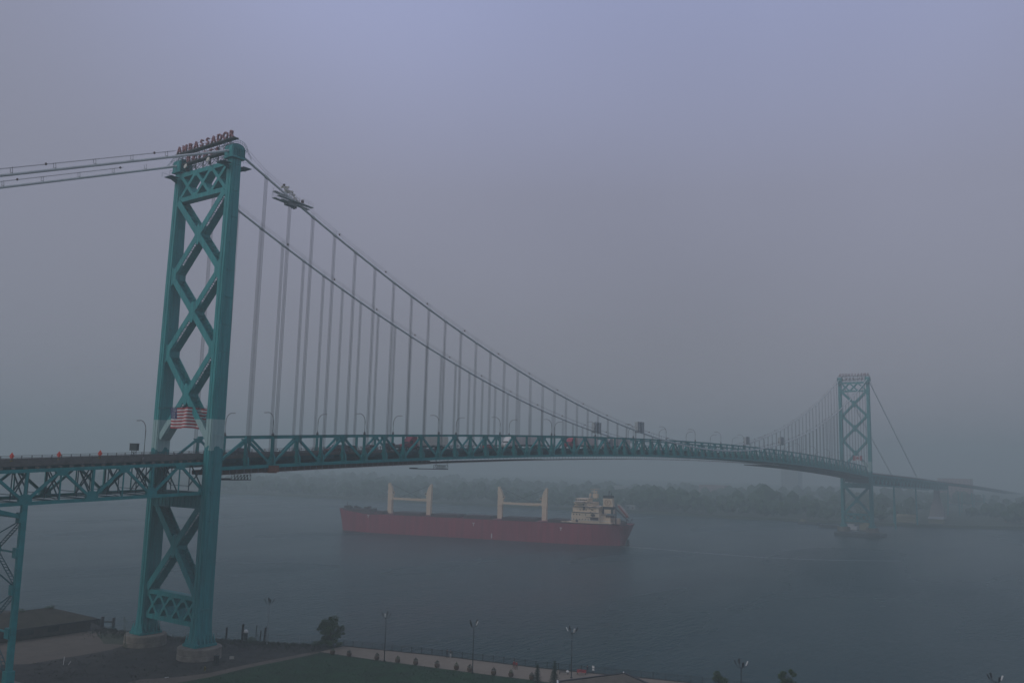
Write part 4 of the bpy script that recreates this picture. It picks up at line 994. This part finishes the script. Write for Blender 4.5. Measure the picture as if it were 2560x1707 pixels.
# wake
wk = MB(); random.seed(9)
TRK = [(346.5, 77), (347.2, 60), (347.0, 40), (347.6, 20), (350.5, -4), (358, -24), (374, -46), (402, -74)]
def trk(t):
    d = 0
    for a_, c_ in zip(TRK, TRK[1:]):
        l_ = math.hypot(c_[0] - a_[0], c_[1] - a_[1])
        if t <= d + l_: f = (t - d) / l_; return (a_[0] + (c_[0] - a_[0]) * f, a_[1] + (c_[1] - a_[1]) * f)
        d += l_
    return TRK[-1]
for i in range(90):
    x, y = trk(random.uniform(0, 9)); wk.add([(x + random.uniform(-2.2, 2.2), y, .035), (x + random.uniform(-1.5, 1.5) + .5, y - 1.5, .035), (x + random.uniform(-1, 2), y - .6, .035)], [(0, 1, 2)])
for i in range(620):
    t = random.random() ** 2.4 * 120; x, y = trk(t); q = random.uniform(.5, 1.8) * (1.3 if t < 12 else .6); x += random.gauss(0, .7 + t * .012)
    wk.add([(x, y, .03), (x + random.uniform(-.3, .5), y - q * 1.6, .03), (x + q * .4, y - q * .7, .03)], [(0, 1, 2)])
wk.build('ship_wake', [mat('foam', (.55, .60, .60), .8, .1, 1)], None, kind='stuff', label='thin line of white foam trailing behind the cargo ship', cat='wake')
rb = MB(); pr_ = None
for i in range(72):
    t = 8 + i * 2.1; x, y = trk(t); w_ = .8 + t * .010; ring = [(x - w_ * .4 + .3 * math.sin(i * .9), y, .012), (x + w_ + .3 * math.sin(i * .7), y, .012)]
    if pr_: rb.add([pr_[0], ring[0], ring[1], pr_[1]], [(0, 1, 2, 3)])
    pr_ = ring
rb.build('smooth_wake', [mat('wake_sky_sheen', (.13, .18, .19), .30, .1, .1, spec=.5)], None, kind='stuff', label='smoothed ribbon of water behind the ship, its sky reflection painted pale', cat='wake')  # pale base colour stands in for lighter sky reflected by smoothed water

# ------------------------------------------------------------------ far bank: trees, buildings, boats
random.seed(21)
ico = [(0, 0, 1)] + [(.894 * math.cos(a), .894 * math.sin(a), .447) for a in (2 * math.pi * k / 5 for k in range(5))] + [(.894 * math.cos(a), .894 * math.sin(a), -.447) for a in (2 * math.pi * (k + .5) / 5 for k in range(5))] + [(0, 0, -1)]
icf = [(0, 1 + k, 1 + (k + 1) % 5) for k in range(5)] + [(1 + k, 6 + k, 1 + (k + 1) % 5) for k in range(5)] + [(1 + (k + 1) % 5, 6 + k, 6 + (k + 1) % 5) for k in range(5)] + [(11, 6 + (k + 1) % 5, 6 + k) for k in range(5)]
def clump(mb, c, r, rz=None):
    rz = rz or r; mb.add([(c[0] + x * r * random.uniform(.75, 1.2), c[1] + y * r * random.uniform(.75, 1.2), c[2] + z * rz * random.uniform(.75, 1.2)) for x, y, z in ico], icf)
ft = MB()
def fx(y):
    pts = sorted((p[1], p[0]) for p in fshore)
    return interp(pts, y)
for i in range(3600):
    y = random.uniform(-420, 1500) if random.random() < .8 else random.uniform(-900, 2600)
    d = random.random() ** 1.6 * 800 + 8; x = fx(y) + d
    if abs(y) < 22 and x < 1500: continue
    if d < 120 and -330 < y < 15: continue
    h = random.uniform(6, 13) * (1.15 if d > 60 else 1.0) * (1.0 + .45 * math.sin(x * .021 + 1.3 * math.sin(y * .017)) * math.sin(y * .033))
    if 10 < y < 330: h *= 1.25
    for k in range(3): clump(ft, (x + random.uniform(-3.5, 3.5), y + random.uniform(-3.5, 3.5), 2 + h * random.uniform(.45, .8)), h * random.uniform(.22, .42))
for i in range(70):
    y = random.uniform(-420, -60); x = fx(y) + random.uniform(28, 160); h = random.uniform(15, 25)
    for k in range(5): clump(ft, (x + random.uniform(-5, 5), y + random.uniform(-5, 5), 2 + h * random.uniform(.3, .8)), h * random.uniform(.18, .32))
ft.build('far_trees', [FARTREE], kind='stuff', label='hazy wood of green trees along the far bank', cat='trees')
def bldg(x, y, w, d, h, wall, roof, label, rz=0, win=True, z0=2.5, gable=False):
    o = tag(empty('building', (x, y, z0), rz), label, 'building')
    b = MB(); b.box(0, 0, h / 2, d, w, h); b.build('wall', [wall], o)
    b = MB()
    if gable: b.prism([(-d / 2 - .5, h), (d / 2 + .5, h), (0, h + d * .22)], lambda a, z, t: (a, t, z), -w / 2 - .5, w / 2 + .5)
    else: b.box(0, 0, h + .3, d + .6, w + .6, .6)
    b.build('roof', [roof], o)
    if win:
        wm = MB(); wm.box(-d / 2 - .03, 0, 0, .1, 1.6, 1.5); me = wm.mesh('window', [GLASS])
        nz = max(1, int(h / 3.6)); ny = max(2, int(w / 5))
        for i in range(nz):
            for j in range(ny):
                link('window', me, o, loc=(0, -w / 2 + (j + .5) * w / ny, 2.0 + i * (h - 2) / nz))
    return o
GREYW = mat('far_grey_wall', (.32, .34, .35), .8, .08, .1); WHR = mat('far_white_roof', (.42, .43, .43), .8, .06, .1)
bldg(1560, 375, 32, 26, 52, GREYW, GREYW, 'faint grey tower block standing behind the far bank trees')
bldg(1240, 395, 42, 30, 17, PINK, PINK, 'long pinkish building left of the faint tower block')
bldg(1080, 480, 30, 18, 14, GREYW, WHR, 'low building with white roof above the ship funnel')
bldg(1060, 420, 40, 16, 14, PINK, WHR, 'pink building with white roof right of the ship funnel')
bldg(1100, 260, 36, 20, 15, GREYW, WHR, 'pale flat building among trees left of the far tower')
bldg(700, 259, 11, 8, 4, GREYW, WHR, 'small white roofed shed by the water right of the ship stern')
bldg(760, 640, 12, 7, 5, GREYW, WHR, 'small white roofed house on the bank left of the ship bow')
bldg(900, 1060, 30, 18, 10, GREYW, WHR, 'low pale building far left behind the ship bow')
bldg(752, 5, 16, 10, 5, TAN, TAN, 'tan shed on the far bank right of the far tower', win=False, gable=True)
bldg(760, -18, 12, 9, 4, TAN, WHR, 'small pale shed right of the tan shed on the far bank', win=False, gable=True)
bldg(860, -95, 66, 20, 8, mat('far_ochre', (.22, .18, .13), .8, .1, .1), GREYW, 'long ochre building at the right end of the far bank')
bldg(1350, 60, 44, 26, 38, PINK, GREYW, 'faint pinkish block rising beyond the pier of the far approach')
def barge(x, y, l, w, h, m, m2, label, rz, house=None):
    o = tag(empty('barge', (x, y, 0), rz), label, 'boat', 'boats moored by the far tower')
    b = MB(); b.prism([(-l / 2, .2), (-l / 2 + 1.2, -.6), (l / 2 - 1.2, -.6), (l / 2, .2), (l / 2, h), (-l / 2, h)], lambda a, z, t: (a, t, z), -w / 2, w / 2); b.build('hull', [m], o)
    b = MB()
    if house: b.box(house[0], 0, h + house[2] / 2, house[1], w * .6, house[2])
    else: b.box(0, 0, h + .25, l * .8, w * .8, .5)
    b.build('deckhouse', [m2], o); return o
BLH = mat('barge_dark', (.04, .05, .05), .8, .2, .3)
barge(668, 68, 17, 7, 2.2, BLH, TAN, 'dark barge with low deck load left of the far tower foot', 1.5, (5, 4, 2))
barge(640, 42, 16, 7, 2.2, BLH, BLH, 'flat dark barge at the foot of the far tower', 1.6)
barge(640, 26, 13, 6, 2.6, mat('boat_white', (.5, .5, .52), .6, .08, .3), WHR, 'pale grey boat right of the flat dark barge', 1.55, (0, 7, 1.6))
barge(640, 12, 11, 6, 4.2, TAN, TAN, 'short tan barge at the right of the moored boats', 1.55, (1, 4, 1.2))
o = tag(empty('dock', (L, 0, 0)), 'low concrete dock around the feet of the far tower', 'dock')
b = MB(); b.box(6, 0, 1.0, 22, 32, 1.9); b.build('dock_slab', [mat('dock_dark', (.06, .075, .075), .9, .2, .3)], o)
o = tag(empty('silo', (735, 38, 2.5)), 'round pale silo beside the moored boats on the far bank', 'silo')
b = MB(); b.lathe([(2.6, 0), (2.6, 7), (1.8, 8.4), (.2, 9)], (0, 0, 0), 16); b.build('drum', [TAN], o)

# ------------------------------------------------------------------ near bank objects
# low building on the left
o = tag(empty('low_building', (-21.5, 41.5, G)), 'long low brown building with mossy hip roof at the left edge', 'building')
b = MB(); b.box(0, 0, 1.3, 44, 14.6, 2.6); b.build('wall', [BRICK], o)
b = MB(); e = [(-23.5, -8.6, 2.6), (23.2, -8.6, 2.6), (23.2, 8.6, 2.6), (-23.5, 8.6, 2.6), (-15, 0, 5.2), (15.5, 0, 5.2)]
b.add(e, [(0, 1, 5, 4), (1, 2, 5), (2, 3, 4, 5), (3, 0, 4), (3, 2, 1, 0)]); rf = b.build('roof', [ROOF], o)
b = MB(); b.beam((-23.5, -8.62, 2.5), (23.2, -8.62, 2.5), .16, .35); b.beam((23.22, -8.6, 2.5), (23.22, 8.6, 2.5), .16, .35); b.build('eave_board', [BLACK], rf)
for x, w in ((-17, 3), (-10, 3), (-3, 4.5), (1.5, 2), (7, 3), (13, 2.5)):
    b = MB(); b.box(x, -7.34, 1.5, w, .12, 1.3); b.build('window', [GLASS], o)
b = MB(); random.seed(4)
for x, s_ in ((8.5, .9), (15.3, 1.0), (-2, .5)): leafmass(b, (x, -.4, 5.3), 1.3 * s_, .8, .5 * s_, 130, .16)
b.build('moss_tuft', [LEAF], rf, kind='stuff')
for x, y, h, lab in ((12.2, 55.1, 2.5, 'leftmost'), (12.9, 54.8, 2.3, 'second'), (13.6, 54.7, 2.4, 'third'), (14.3, 54.7, 2.3, 'fourth'), (15.5, 55.0, 2.8, 'fifth'), (19.0, 55.5, 2.0, 'outermost')):
    q = tag(empty('piling', (x, y, 0)), lab + ' dark timber piling in the water beside the low building', 'piling', 'timber pilings beside the low building')
    b = MB(); b.tube([(0, 0, -1), (0, 0, h)], .42, 9); b.build('post', [WOOD], q); b = MB(); b.tube([(0, 0, h - .02), (0, 0, h + .12)], .44, 9); b.build('cap', [BLACK], q)
q = tag(empty('boom', (15.5, 55.0, 0)), 'dark timber beam joining the pilings by the low building', 'beam'); b = MB(); b.beam((-3.2, 0, 1.9), (3.6, .5, 1.0), .25, .28); b.build('timber', [WOOD], q)

# pilings and posts right of the tower
for (x, y), h, r, lab in (((15.5, 1.9), 6.6, .24, 'thick dark piling just right of the near tower leg'), ((18.0, -.8), 7.4, .27, 'tallest thick dark piling on the shore right of the tower'),
                   ((20.1, -5.9), 7.0, .24, 'leaning dark piling furthest right of the shore group'), ((19.2, -4.2), 7.3, .10, 'thin dark pole among the shore pilings'), ((19.6, -4.9), 6.3, .14, 'short thin piling beside the leaning one')):
    q = tag(empty('piling', (x, y, 0)), lab, 'piling', 'pilings on the shore right of the near tower')
    b = MB(); b.tube([(0, 0, -1), (.05, -.1 if 'leaning' not in lab else -.6, h)], r, 9); b.build('post', [WOOD], q)
    b = MB(); b.tube([(.05, -.1 if 'leaning' not in lab else -.6, h - .02), (.05, -.1 if 'leaning' not in lab else -.6, h + .1)], r + .03, 9); b.build('cap', [BLACK], q)
q = tag(empty('shore_bin', (18.2, -1.9, G)), 'dark bin with white top on the shore between pilings', 'bin')
b = MB(); b.lathe([(.42, 0), (.45, 1.6)], (0, 0, 0), 12); b.build('drum', [BLACK], q); b = MB(); b.lathe([(.5, 1.6), (.55, 1.8), (.4, 2.2), (.1, 2.3)], (0, 0, 0), 12); b.build('white_lid', [WHITE], q)

# wire fence on the shore between tower and tree
def fence(pts, step, h, label, pr, pm, picket=0, rails=(.12, 1.0)):
    o = tag(empty('fence', (pts[0][0], pts[0][1], G)), label, 'fence'); ox, oy = pts[0]
    seg = []; 
    for a, c in zip(pts, pts[1:]): seg.append((a, c, math.hypot(c[0] - a[0], c[1] - a[1])))
    tot = sum(s[2] for s in seg); n = int(tot / step)
    def at(t):
        t = min(t, tot - 1e-6)
        for a, c, l_ in seg:
            if t <= l_: return (a[0] + (c[0] - a[0]) * t / l_ - ox, a[1] + (c[1] - a[1]) * t / l_ - oy)
            t -= l_
        return (seg[-1][1][0] - ox, seg[-1][1][1] - oy)
    b = MB(); b.box(0, 0, h / 2, pr, pr, h); b.box(0, 0, h + .04, pr * 1.3, pr * 1.3, .08); me = b.mesh('post', [pm])
    P = [at(tot * i / n) for i in range(n + 1)]
    for x, y in P: link('post', me, o, loc=(x, y, 0))
    for (x0, y0), (x1, y1) in zip(P, P[1:]):
        b = MB()
        for f in rails: b.beam((x0, y0, h * f), (x1, y1, h * f), .05, .05)
        for i in range(1, picket): t = i / picket; b.beam((x0 + (x1 - x0) * t, y0 + (y1 - y0) * t, .1), (x0 + (x1 - x0) * t, y0 + (y1 - y0) * t, h * .98), .022, .022)
        b.build('panel', [pm], o)
    return o
fence([(28.8, -23.4), (36.3, -48.2), (41.1, -69.4), (45.1, -81.8), (48.8, -92.4), (50.8, -98.8), (57.4, -125), (65, -154)], 2.45, 1.3, 'black metal railing along the river edge of the promenade', .11, BLACK, 12, (.08, .92))
fence([(9.6, 9.5), (14.0, 2.6), (17.8, -4.6), (20.4, -9.8), (23.6, -15.6), (27.0, -21.5)], 2.4, 1.9, 'thin wire fence on the weedy shore between tower and tree', .06, LAMPM, 0, (.5, .97))

# park floodlight masts
def mast(x, y, h, label, rz, heads, z0=G, pm=None, k_=1):
    pm = pm or BLACK
    o = tag(empty('park_lamp', (x, y, z0), rz), label, 'lamp post', 'tall floodlight masts along the promenade')
    b = MB(); b.tube([(0, 0, 0), (0, 0, h - 1.0)], [.11 * k_, .07 * k_], 8); b.lathe([(.22, 0), (.2, .25)], (0, 0, 0), 8); b.build('pole', [pm], o)
    b = MB(); b.beam((-.95, 0, h - 1.0), (.95, 0, h - 1.0), .07, .07); b.beam((0, -.6, h - 1.0), (0, .6, h - 1.0), .07, .07)
    for a, yy in ((-.95, 0), (.95, 0), (0, -.6), (0, .6)): b.beam((a, yy, h - 1.0), (a * 1.25, yy * 1.25, h - .55), .06, .06)
    b.build('cross_arm', [BLACK], o)
    for k, (a, yy) in enumerate(((-1, 0), (1, 0), (0, -1), (0, 1))):
        b = MB(); px, py = a * 1.2 if a else -.35 + .7 * (yy > 0), yy * .75
        dx, dy = (a * .34, yy * .34)
        p0 = Vector((px, py, h - .62)); p1 = Vector((px + dx, py + dy, h + .12))
        b.beam(p0, p1, .30, .14, (dx, dy, -.2)); b.build('floodlight_head', [WHITE if k in heads else BLACK], o, label='white faced floodlight head' if k in heads else None)
    return o
mast(23.8, -41.2, 9.9, 'floodlight mast nearest the round tree on the promenade', .6, (0,))
mast(27.9, -61.9, 10.2, 'floodlight mast between the planters in mid promenade', .2, (2,))
mast(38.0, -79.2, 9.7, 'floodlight mast beside the bench and the two conifers', .9, (0, 3))
mast(32.5, -116.8, 9.6, 'floodlight mast between the two tree tops at the bottom edge', .6, (2,))
mast(51.3, -153.1, 9.6, 'floodlight mast in the bottom right corner', .6, (2,))
mast(18.2, -9.6, 10.0, 'faint thin floodlight mast on the weedy shore right of the tower', 1.0, (), pm=GREYM, k_=.6)

# planters
for i, (x, y) in enumerate([(21.0, -28.3), (22.0, -32.4), (23.7, -39.1), (24.8, -44.1), (25.7, -48.4), (27.0, -53.2), (28.1, -57.5), (28.6, -60.6), (29.7, -65.9), (30.7, -69.5), (31.4, -74.1)]):
    lab = ['leftmost planter on the lawn edge near the round tree', 'second planter from the round tree', 'planter just left of the first tall mast', 'planter just right of the first tall mast', 'fifth planter from the round tree, mid promenade', 'planter midway between the two tall masts', 'planter left of the middle mast', 'planter touching the foot of the middle mast', 'planter right of the middle mast', 'planter left of the conifers, opposite the couple in red', 'planter half hidden by the left conifer'][i]
    o = tag(empty('planter', (x, y, G + .01)), lab, 'planter', 'basket planters along the lawn edge')
    random.seed(40 + i); b = MB(); b.lathe([(.33, 0), (.5, .25), (.56, .55), (.5, .75)], (0, 0, 0), 14); b.build('pot', [POT], o)
    b = MB(); leafmass(b, (0, 0, .95), .52, .52, .32, 70, .11); leafmass(b, (.05, 0, 1.25), .2, .2, .3, 22, .1); b.build('shrub', [LEAFD if i % 3 else LEAF], o)

# round tree
def tree(x, y, h, cw, label, seed, z0=G, lm=LEAF, n=5200, name='broadleaf_tree', ls=.15, grp=None, lobes=24, ragged=False):
    random.seed(seed); o = tag(empty(name, (x, y, z0)), label, 'tree', grp)
    b = MB(); b.tube([(0, 0, 0), (.08, .05, h * .25), (-.05, .1, h * .5), (.1, 0, h * .8)], [h * .035, h * .028, h * .018, h * .006], 8); tk = b.build('trunk', [BARK], o)
    b = MB(); cs_ = []
    for i in range(lobes):
        a = random.uniform(0, 6.28); rr = cw * random.uniform(.15, .95); z = h * (random.uniform(.12, .95) if ragged else random.uniform(.30, .92)); rr *= math.sin(min(1, max(.15, (1 - (z / h)) * 1.9 + .1)) * math.pi / 2)
        c = (rr * math.cos(a), rr * math.sin(a), z); cs_.append(c)
        b.tube([(0, 0, h * random.uniform(.18, .5)), (c[0] * .5, c[1] * .5, z * .85), c], [h * .012, h * .008, h * .003], 5)
    b.build('limb', [BARK], o)
    b = MB()
    for c in cs_:
        r = cw * (random.uniform(.09, .27) if ragged else random.uniform(.22, .42)); leafmass(b, c, r, r, r * .75, int(n / lobes), ls)
    b.build('crown', [lm], o); return o
tree(26.2, -21.9, 6.6, 3.3, 'round leafy tree at the left end of the promenade', 5, n=8200, lobes=64, ls=.17, ragged=True)
def conifer(x, y, h, label, seed):
    random.seed(seed); o = tag(empty('conifer', (x, y, G)), label, 'conifer', 'dark conifers beside the shelter roof')
    b = MB(); b.tube([(0, 0, 0), (0, 0, h)], [.12, .02], 6); b.build('trunk', [BARK], o)
    b = MB(); k = 15
    for i in range(k):
        z = h * (.12 + .85 * i / k); r = (1 - z / h) * h * .27 + .12
        m_ = 9
        for j in range(m_):
            a = 6.28 * j / m_ + i * .7 + random.uniform(-.2, .2); rr = r * random.uniform(.75, 1.15)
            tip = Vector((rr * math.cos(a), rr * math.sin(a), z - rr * .25)); 
            for q in range(7):
                t = (q + 1) / 7; c = Vector((0, 0, z)).lerp(tip, t); s_ = .16 * (1.25 - t * .5) * h / 4.5
                u_ = Vector((-math.sin(a), math.cos(a), random.uniform(-.5, .2))) * s_; w_ = Vector((math.cos(a), math.sin(a), -.3)) * s_ * .9
                b.add([c - u_, c - w_ * .6, c + u_, c + w_], [(0, 1, 2, 3)])
    b.build('crown', [LEAFD], o)
conifer(28.2, -77.6, 4.3, 'left one of the two dark conifers on the lawn edge', 2)
conifer(31.2, -79.6, 4.8, 'right one of the two dark conifers, next to the shelter roof', 3)
tree(43.0, -108.6, 5.5, 1.9, 'small green tree top at the bottom edge left of a mast', 12, n=2600, grp='tree tops at the bottom edge', lobes=14)
tree(51.4, -118.4, 5.6, 2.1, 'small green tree top at the bottom edge right of a mast', 13, n=2600, grp='tree tops at the bottom edge', lobes=14)
for i, (x, y, s_, lab) in enumerate(((17.3, -5.2, 1.0, 'low green bush on the weedy shore beside the faint mast'), (24.5, -19.2, 1.1, 'low bush at the left foot of the round tree'))):
    random.seed(60 + i); o = tag(empty('bush', (x, y, G)), lab, 'bush'); b = MB(); leafmass(b, (0, 0, .5), 1.1 * s_, 1.1 * s_, .7, 340, .13); b.build('foliage', [LEAF], o); b = MB(); b.tube([(0, 0, 0), (0, 0, .6)], .05, 5); b.build('stem', [BARK], o)
# bare sapling in front of the left leg
random.seed(8); o = tag(empty('sapling', (-5.2, 9.2, G)), 'thin pale sapling leaning in front of the left tower leg', 'sapling')
b = MB(); b.tube([(0, 0, 0), (-.1, .3, 3), (-.3, .8, 5.6), (-.4, 1.1, 7.2)], [.09, .07, .05, .02], 6)
for i in range(7): z = 2 + i * .7; b.tube([(-.1, .3 + i * .1, z), (random.uniform(-1, 1), random.uniform(-.6, 1.2), z + 1.1)], [.03, .01], 4)
b.build('stem', [mat('pale_bark', (.10, .11, .08), .9, .2, 2)], o); b = MB(); leafmass(b, (-.3, .6, 5.2), .8, .8, 1.6, 70, .09); leafmass(b, (0, .2, .5), .6, .6, .6, 90, .1); b.build('foliage', [LEAF], o)

# shelter roof
o = tag(empty('shelter', (22.0, -100.5, G), -.23), 'low shelter roof with dark edge at the bottom of the picture', 'shelter')
z = 4.2
rr = [(-14, -6.5, z), (9.5, -6.5, z), (9.5, 6.5, z), (-14, 6.5, z), (-6, 0, z + 1.5), (3.0, 0, z + 1.5)]
SHP = [(33.2, -93.6), (19.6, -87.2), (3, -98), (8, -118), (28.5, -102.5)]
b = MB(); cz = 7.9 - G + .0; o.rotation_euler = (0, 0, 0); o.location = (0, 0, G)
P3 = [(33.0, -93.9, 4.0), (19.8, -87.9, 3.9), (2, -99, 4.2), (10, -121, 4.2), (28.7, -101.2, 4.0)]; apex = (19.5, -101.5, 5.0)
n_ = len(P3); b.add(P3 + [apex] + [(x, y, q - .3) for x, y, q in P3], [(i, (i + 1) % n_, n_) for i in range(n_)][::1] + [(i, (i + 1) % n_, (i + 1) % n_ + n_ + 1, i + n_ + 1) for i in range(n_)] + [tuple(range(n_ + 1, 2 * n_ + 1))])
b.build('roof', [ROOF2], o)
b = MB()
for i in range(n_): b.beam(P3[i], P3[(i + 1) % n_], .45, .35)
b.build('roof_edge', [BLACK], o)
for x, y, q in P3:
    b = MB(); xx = x + (apex[0] - x) * .12; yy = y + (apex[1] - y) * .12; b.beam((xx, yy, 0), (xx, yy, q - .2), .3, .3); b.build('post', [CONC], o)
b = MB(); b.beam((19.7, -87.6, 3.95), (13, -92.2, 4.0), .25, .5); b.build('white_fascia', [WHITE], o)
q = tag(empty('gull', (31.4, -94.6, G + 4.42), .4), 'white gull standing on the corner of the shelter roof', 'gull')
b = MB(); b.tube([(-.22, 0, .1), (-.1, 0, .14), (.08, 0, .17), (.16, 0, .25), (.22, 0, .27)], [.02, .08, .09, .05, .02], 7); b.build('body', [WHITE], q, smooth=True); b = MB(); b.tube([(0, .03, 0), (0, .03, .1)], .01, 4); b.tube([(0, -.03, 0), (0, -.03, .1)], .01, 4); b.build('leg', [ORANGE], q)

# benches and small furniture
def bench(x, y, rz, m, label):
    o = tag(empty('park_bench', (x, y, G + .02), rz), label, 'bench')
    b = MB()
    for i in range(4): b.box(0, -.2 + i * .13, .45, 1.9, .1, .04)
    b.build('seat', [m], o); b = MB()
    for i in range(3): b.box(0, .27 + i * .03, .58 + i * .14, 1.9, .04, .1)
    b.build('backrest', [m], o)
    for s in (-1, 1):
        b = MB(); b.beam((s * .85, -.22, 0), (s * .85, -.22, .45), .06, .06); b.beam((s * .85, .22, 0), (s * .85, .36, .95), .06, .06); b.beam((s * .85, -.22, .43), (s * .85, .25, .43), .05, .05); b.build('leg', [BLACK], o)
    return o
bench(39.6, -76.4, -1.15, BLACK, 'dark bench with a white bag left of the third mast foot')
q = tag(empty('bag', (39.9, -77.1, G + .49)), 'white bag lying on the dark bench', 'bag'); b = MB(); b.lathe([(.12, 0), (.3, .06), (.32, .2), (.2, .34), (.06, .38)], (0, 0, 0), 9); b.build('sack', [WHITE], q); b = MB(); b.tube([(-.1, 0, .36), (0, 0, .5), (.1, 0, .36)], .02, 4); b.build('handle', [WHITE], q)
bench(41.9, -79.2, -1.15, FL_R, 'red bench beside the two seated and standing people')
q = tag(empty('notice_sign', (44.6, -80.4, G)), 'small white notice board by the railing right of the red bench', 'sign'); b = MB(); b.beam((0, 0, 0), (0, 0, 1.5), .07, .07); b.build('post', [BLACK], q); b = MB(); b.box(-.03, 0, 1.25, .05, .55, .45); b.box(-.03, 0, .72, .05, .5, .35); b.build('board', [WHITE], q)
q = tag(empty('notice_sign', (1.6, -19.0, G), .9), 'pale square sign on the gravel right of the front pedestal', 'sign'); b = MB(); b.box(0, 0, 1.05, .06, .95, .62); b.build('board', [mat('pale_board', (.34, .33, .28), .8, .1, 2)], q); b = MB(); b.beam((0, 0, 0), (0, 0, .8), .07, .07); b.build('post', [LAMPM], q)
q = tag(empty('utility_box', (-1.9, -18.6, G), .3), 'dark upright utility box by the path below the front pedestal', 'utility box'); b = MB(); b.box(0, 0, .95, .75, .75, 1.9); b.build('cabinet', [BLACK], q); b = MB(); b.box(0, 0, 1.93, .85, .85, .07); b.build('lid', [STEELD], q)
q = tag(empty('hydrant', (-6.2, -21.0, G)), 'small yellow-green hydrant beside the path', 'hydrant'); YL = mat('hydrant_yellow', (.16, .13, .03), .6, .1, 2); b = MB(); b.lathe([(.2, 0), (.14, .1), (.14, .6), (.2, .62), (.16, .8), (.04, .95)], (0, 0, 0), 10); b.build('barrel', [YL], q); b = MB(); b.tube([(-.25, 0, .5), (.25, 0, .5)], .07, 8); b.build('nozzle', [YL], q)
q = tag(empty('stake_pair', (-21.6, 4.0, G)), 'two thin pale leaning stakes on the dark ground left', 'stakes'); b = MB(); b.beam((0, 0, 0), (.2, .2, 1.5), .09, .09); b.build('stake', [WHITE], q); b = MB(); b.beam((.6, -.8, 0), (.9, -1.1, .7), .09, .09); b.build('stake', [WHITE], q)
q = tag(empty('litter', (-14.2, -20.3, G + .02)), 'small white scrap lying beside the path at bottom left', 'litter'); b = MB(); b.prism([(-.45, -.1), (.4, -.12), (.5, .1), (-.3, .14)], lambda a, c, t: (a, c, t), 0, .05); b.build('scrap', [WHITE], q)

# ------------------------------------------------------------------ people
def person(x, y, rz, shirt, trousers, label, pose='stand', z0=G + .02, hair=(.03, .02, .015), grp=None):
    o = tag(empty('person', (x, y, z0), rz), label, 'person', grp)
    V_ = []; E_ = []; Rr = []
    def v(p, r): V_.append(p); Rr.append(r); return len(V_) - 1
    hz = .95 if pose != 'sit' else .50
    pel = v((0, 0, hz), .15); ch = v((0.02, 0, hz + .32), .16); nk = v((.02, 0, hz + .52), .07); hd = v((.04, 0, hz + .62), .09); ht_ = v((.04, 0, hz + .74), .085)
    E_ += [(pel, ch), (ch, nk), (nk, hd), (hd, ht_)]
    for s in (-1, 1):
        sh = v((0, s * .19, hz + .46), .065); 
        if pose == 'lean': el = v((.18, s * .25, hz + .22), .05); ha = v((.42, s * .2, hz + .18), .035)
        elif pose == 'sit': el = v((.08, s * .25, hz + .2), .05); ha = v((.3, s * .15, hz + .1), .035)
        else: el = v((-.02, s * .26, hz + .18), .05); ha = v((.06, s * .25, hz - .08), .035)
        E_ += [(ch, sh), (sh, el), (el, ha)]
        hp = v((0, s * .1, hz - .06), .1)
        if pose == 'sit': kn = v((.45, s * .12, hz), .07); an = v((.47, s * .12, .08), .045)
        else: st_ = .0 if pose != 'walk' else s * .16; kn = v((.03 + st_ * .6, s * .1, .5), .07); an = v((st_, s * .1, .07), .045)
        to = v((V_[an][0] + .16, s * .11, .03), .04)
        E_ += [(pel, hp), (hp, kn), (kn, an), (an, to)]
    me = bpy.data.meshes.new('b'); me.from_pydata(V_, E_, []); t = bpy.data.objects.new('b', me); COL.objects.link(t)
    md = t.modifiers.new('s', 'SKIN'); 
    for i, r in enumerate(Rr): me.skin_vertices[0].data[i].radius = (r, r)
    me.skin_vertices[0].data[0].use_root = True
    t.modifiers.new('u', 'SUBSURF').levels = 1
    nm = bpy.data.meshes.new_from_object(t.evaluated_get(bpy.context.evaluated_depsgraph_get())); bpy.data.objects.remove(t)
    nm.materials.clear()
    for m_ in (mat('cloth_' + '_'.join(str(int(c * 100)) for c in shirt), shirt, .9, .1, 3), mat('cloth_' + '_'.join(str(int(c * 100)) for c in trousers), trousers, .9, .1, 3), SKIN, mat('hair_dark', hair, .8, .1, 5)): nm.materials.append(m_)
    for f in nm.polygons:
        z = f.center.z; f.use_smooth = True
        low = z < hz + .02 and not (pose != 'sit' and abs(f.center.y) > .2)
        if pose == 'sit': low = z < hz + .06
        f.material_index = 3 if z > hz + .72 else (2 if z > hz + .52 else (1 if low else 0))
    link('body', nm, o)
    b = MB(); b.lathe([(.095, hz + .66), (.10, hz + .74), (.07, hz + .82), (.02, hz + .84)], (.02, 0, 0), 10); b.build('hair', [MT['hair_dark']], o, smooth=True)
    return o
PG = 'people on the promenade'
person(35.4, -48.9, .3, (.03, .03, .04), (.03, .03, .05), 'person in dark clothes leaning on the railing in mid promenade', 'lean', grp=PG)
person(35.6, -49.7, .2, (.04, .05, .05), (.45, .45, .45), 'person in dark top and white trousers beside the railing', 'stand', grp=PG)
person(36.6, -66.0, 1.2, (.28, .04, .05), (.14, .05, .05), 'left one of the couple in red walking on the promenade', 'walk', grp=PG)
person(36.4, -66.8, 1.2, (.32, .05, .05), (.10, .04, .04), 'right one of the couple in red walking on the promenade', 'walk', grp=PG)
person(43.2, -79.8, .1, (.03, .03, .05), (.04, .04, .05), 'person in dark coat standing behind the red bench', 'lean', grp=PG)
person(41.8, -79.0, -2.72, (.30, .05, .06), (.3, .2, .2), 'person in red seated on the red bench', 'sit', grp=PG)
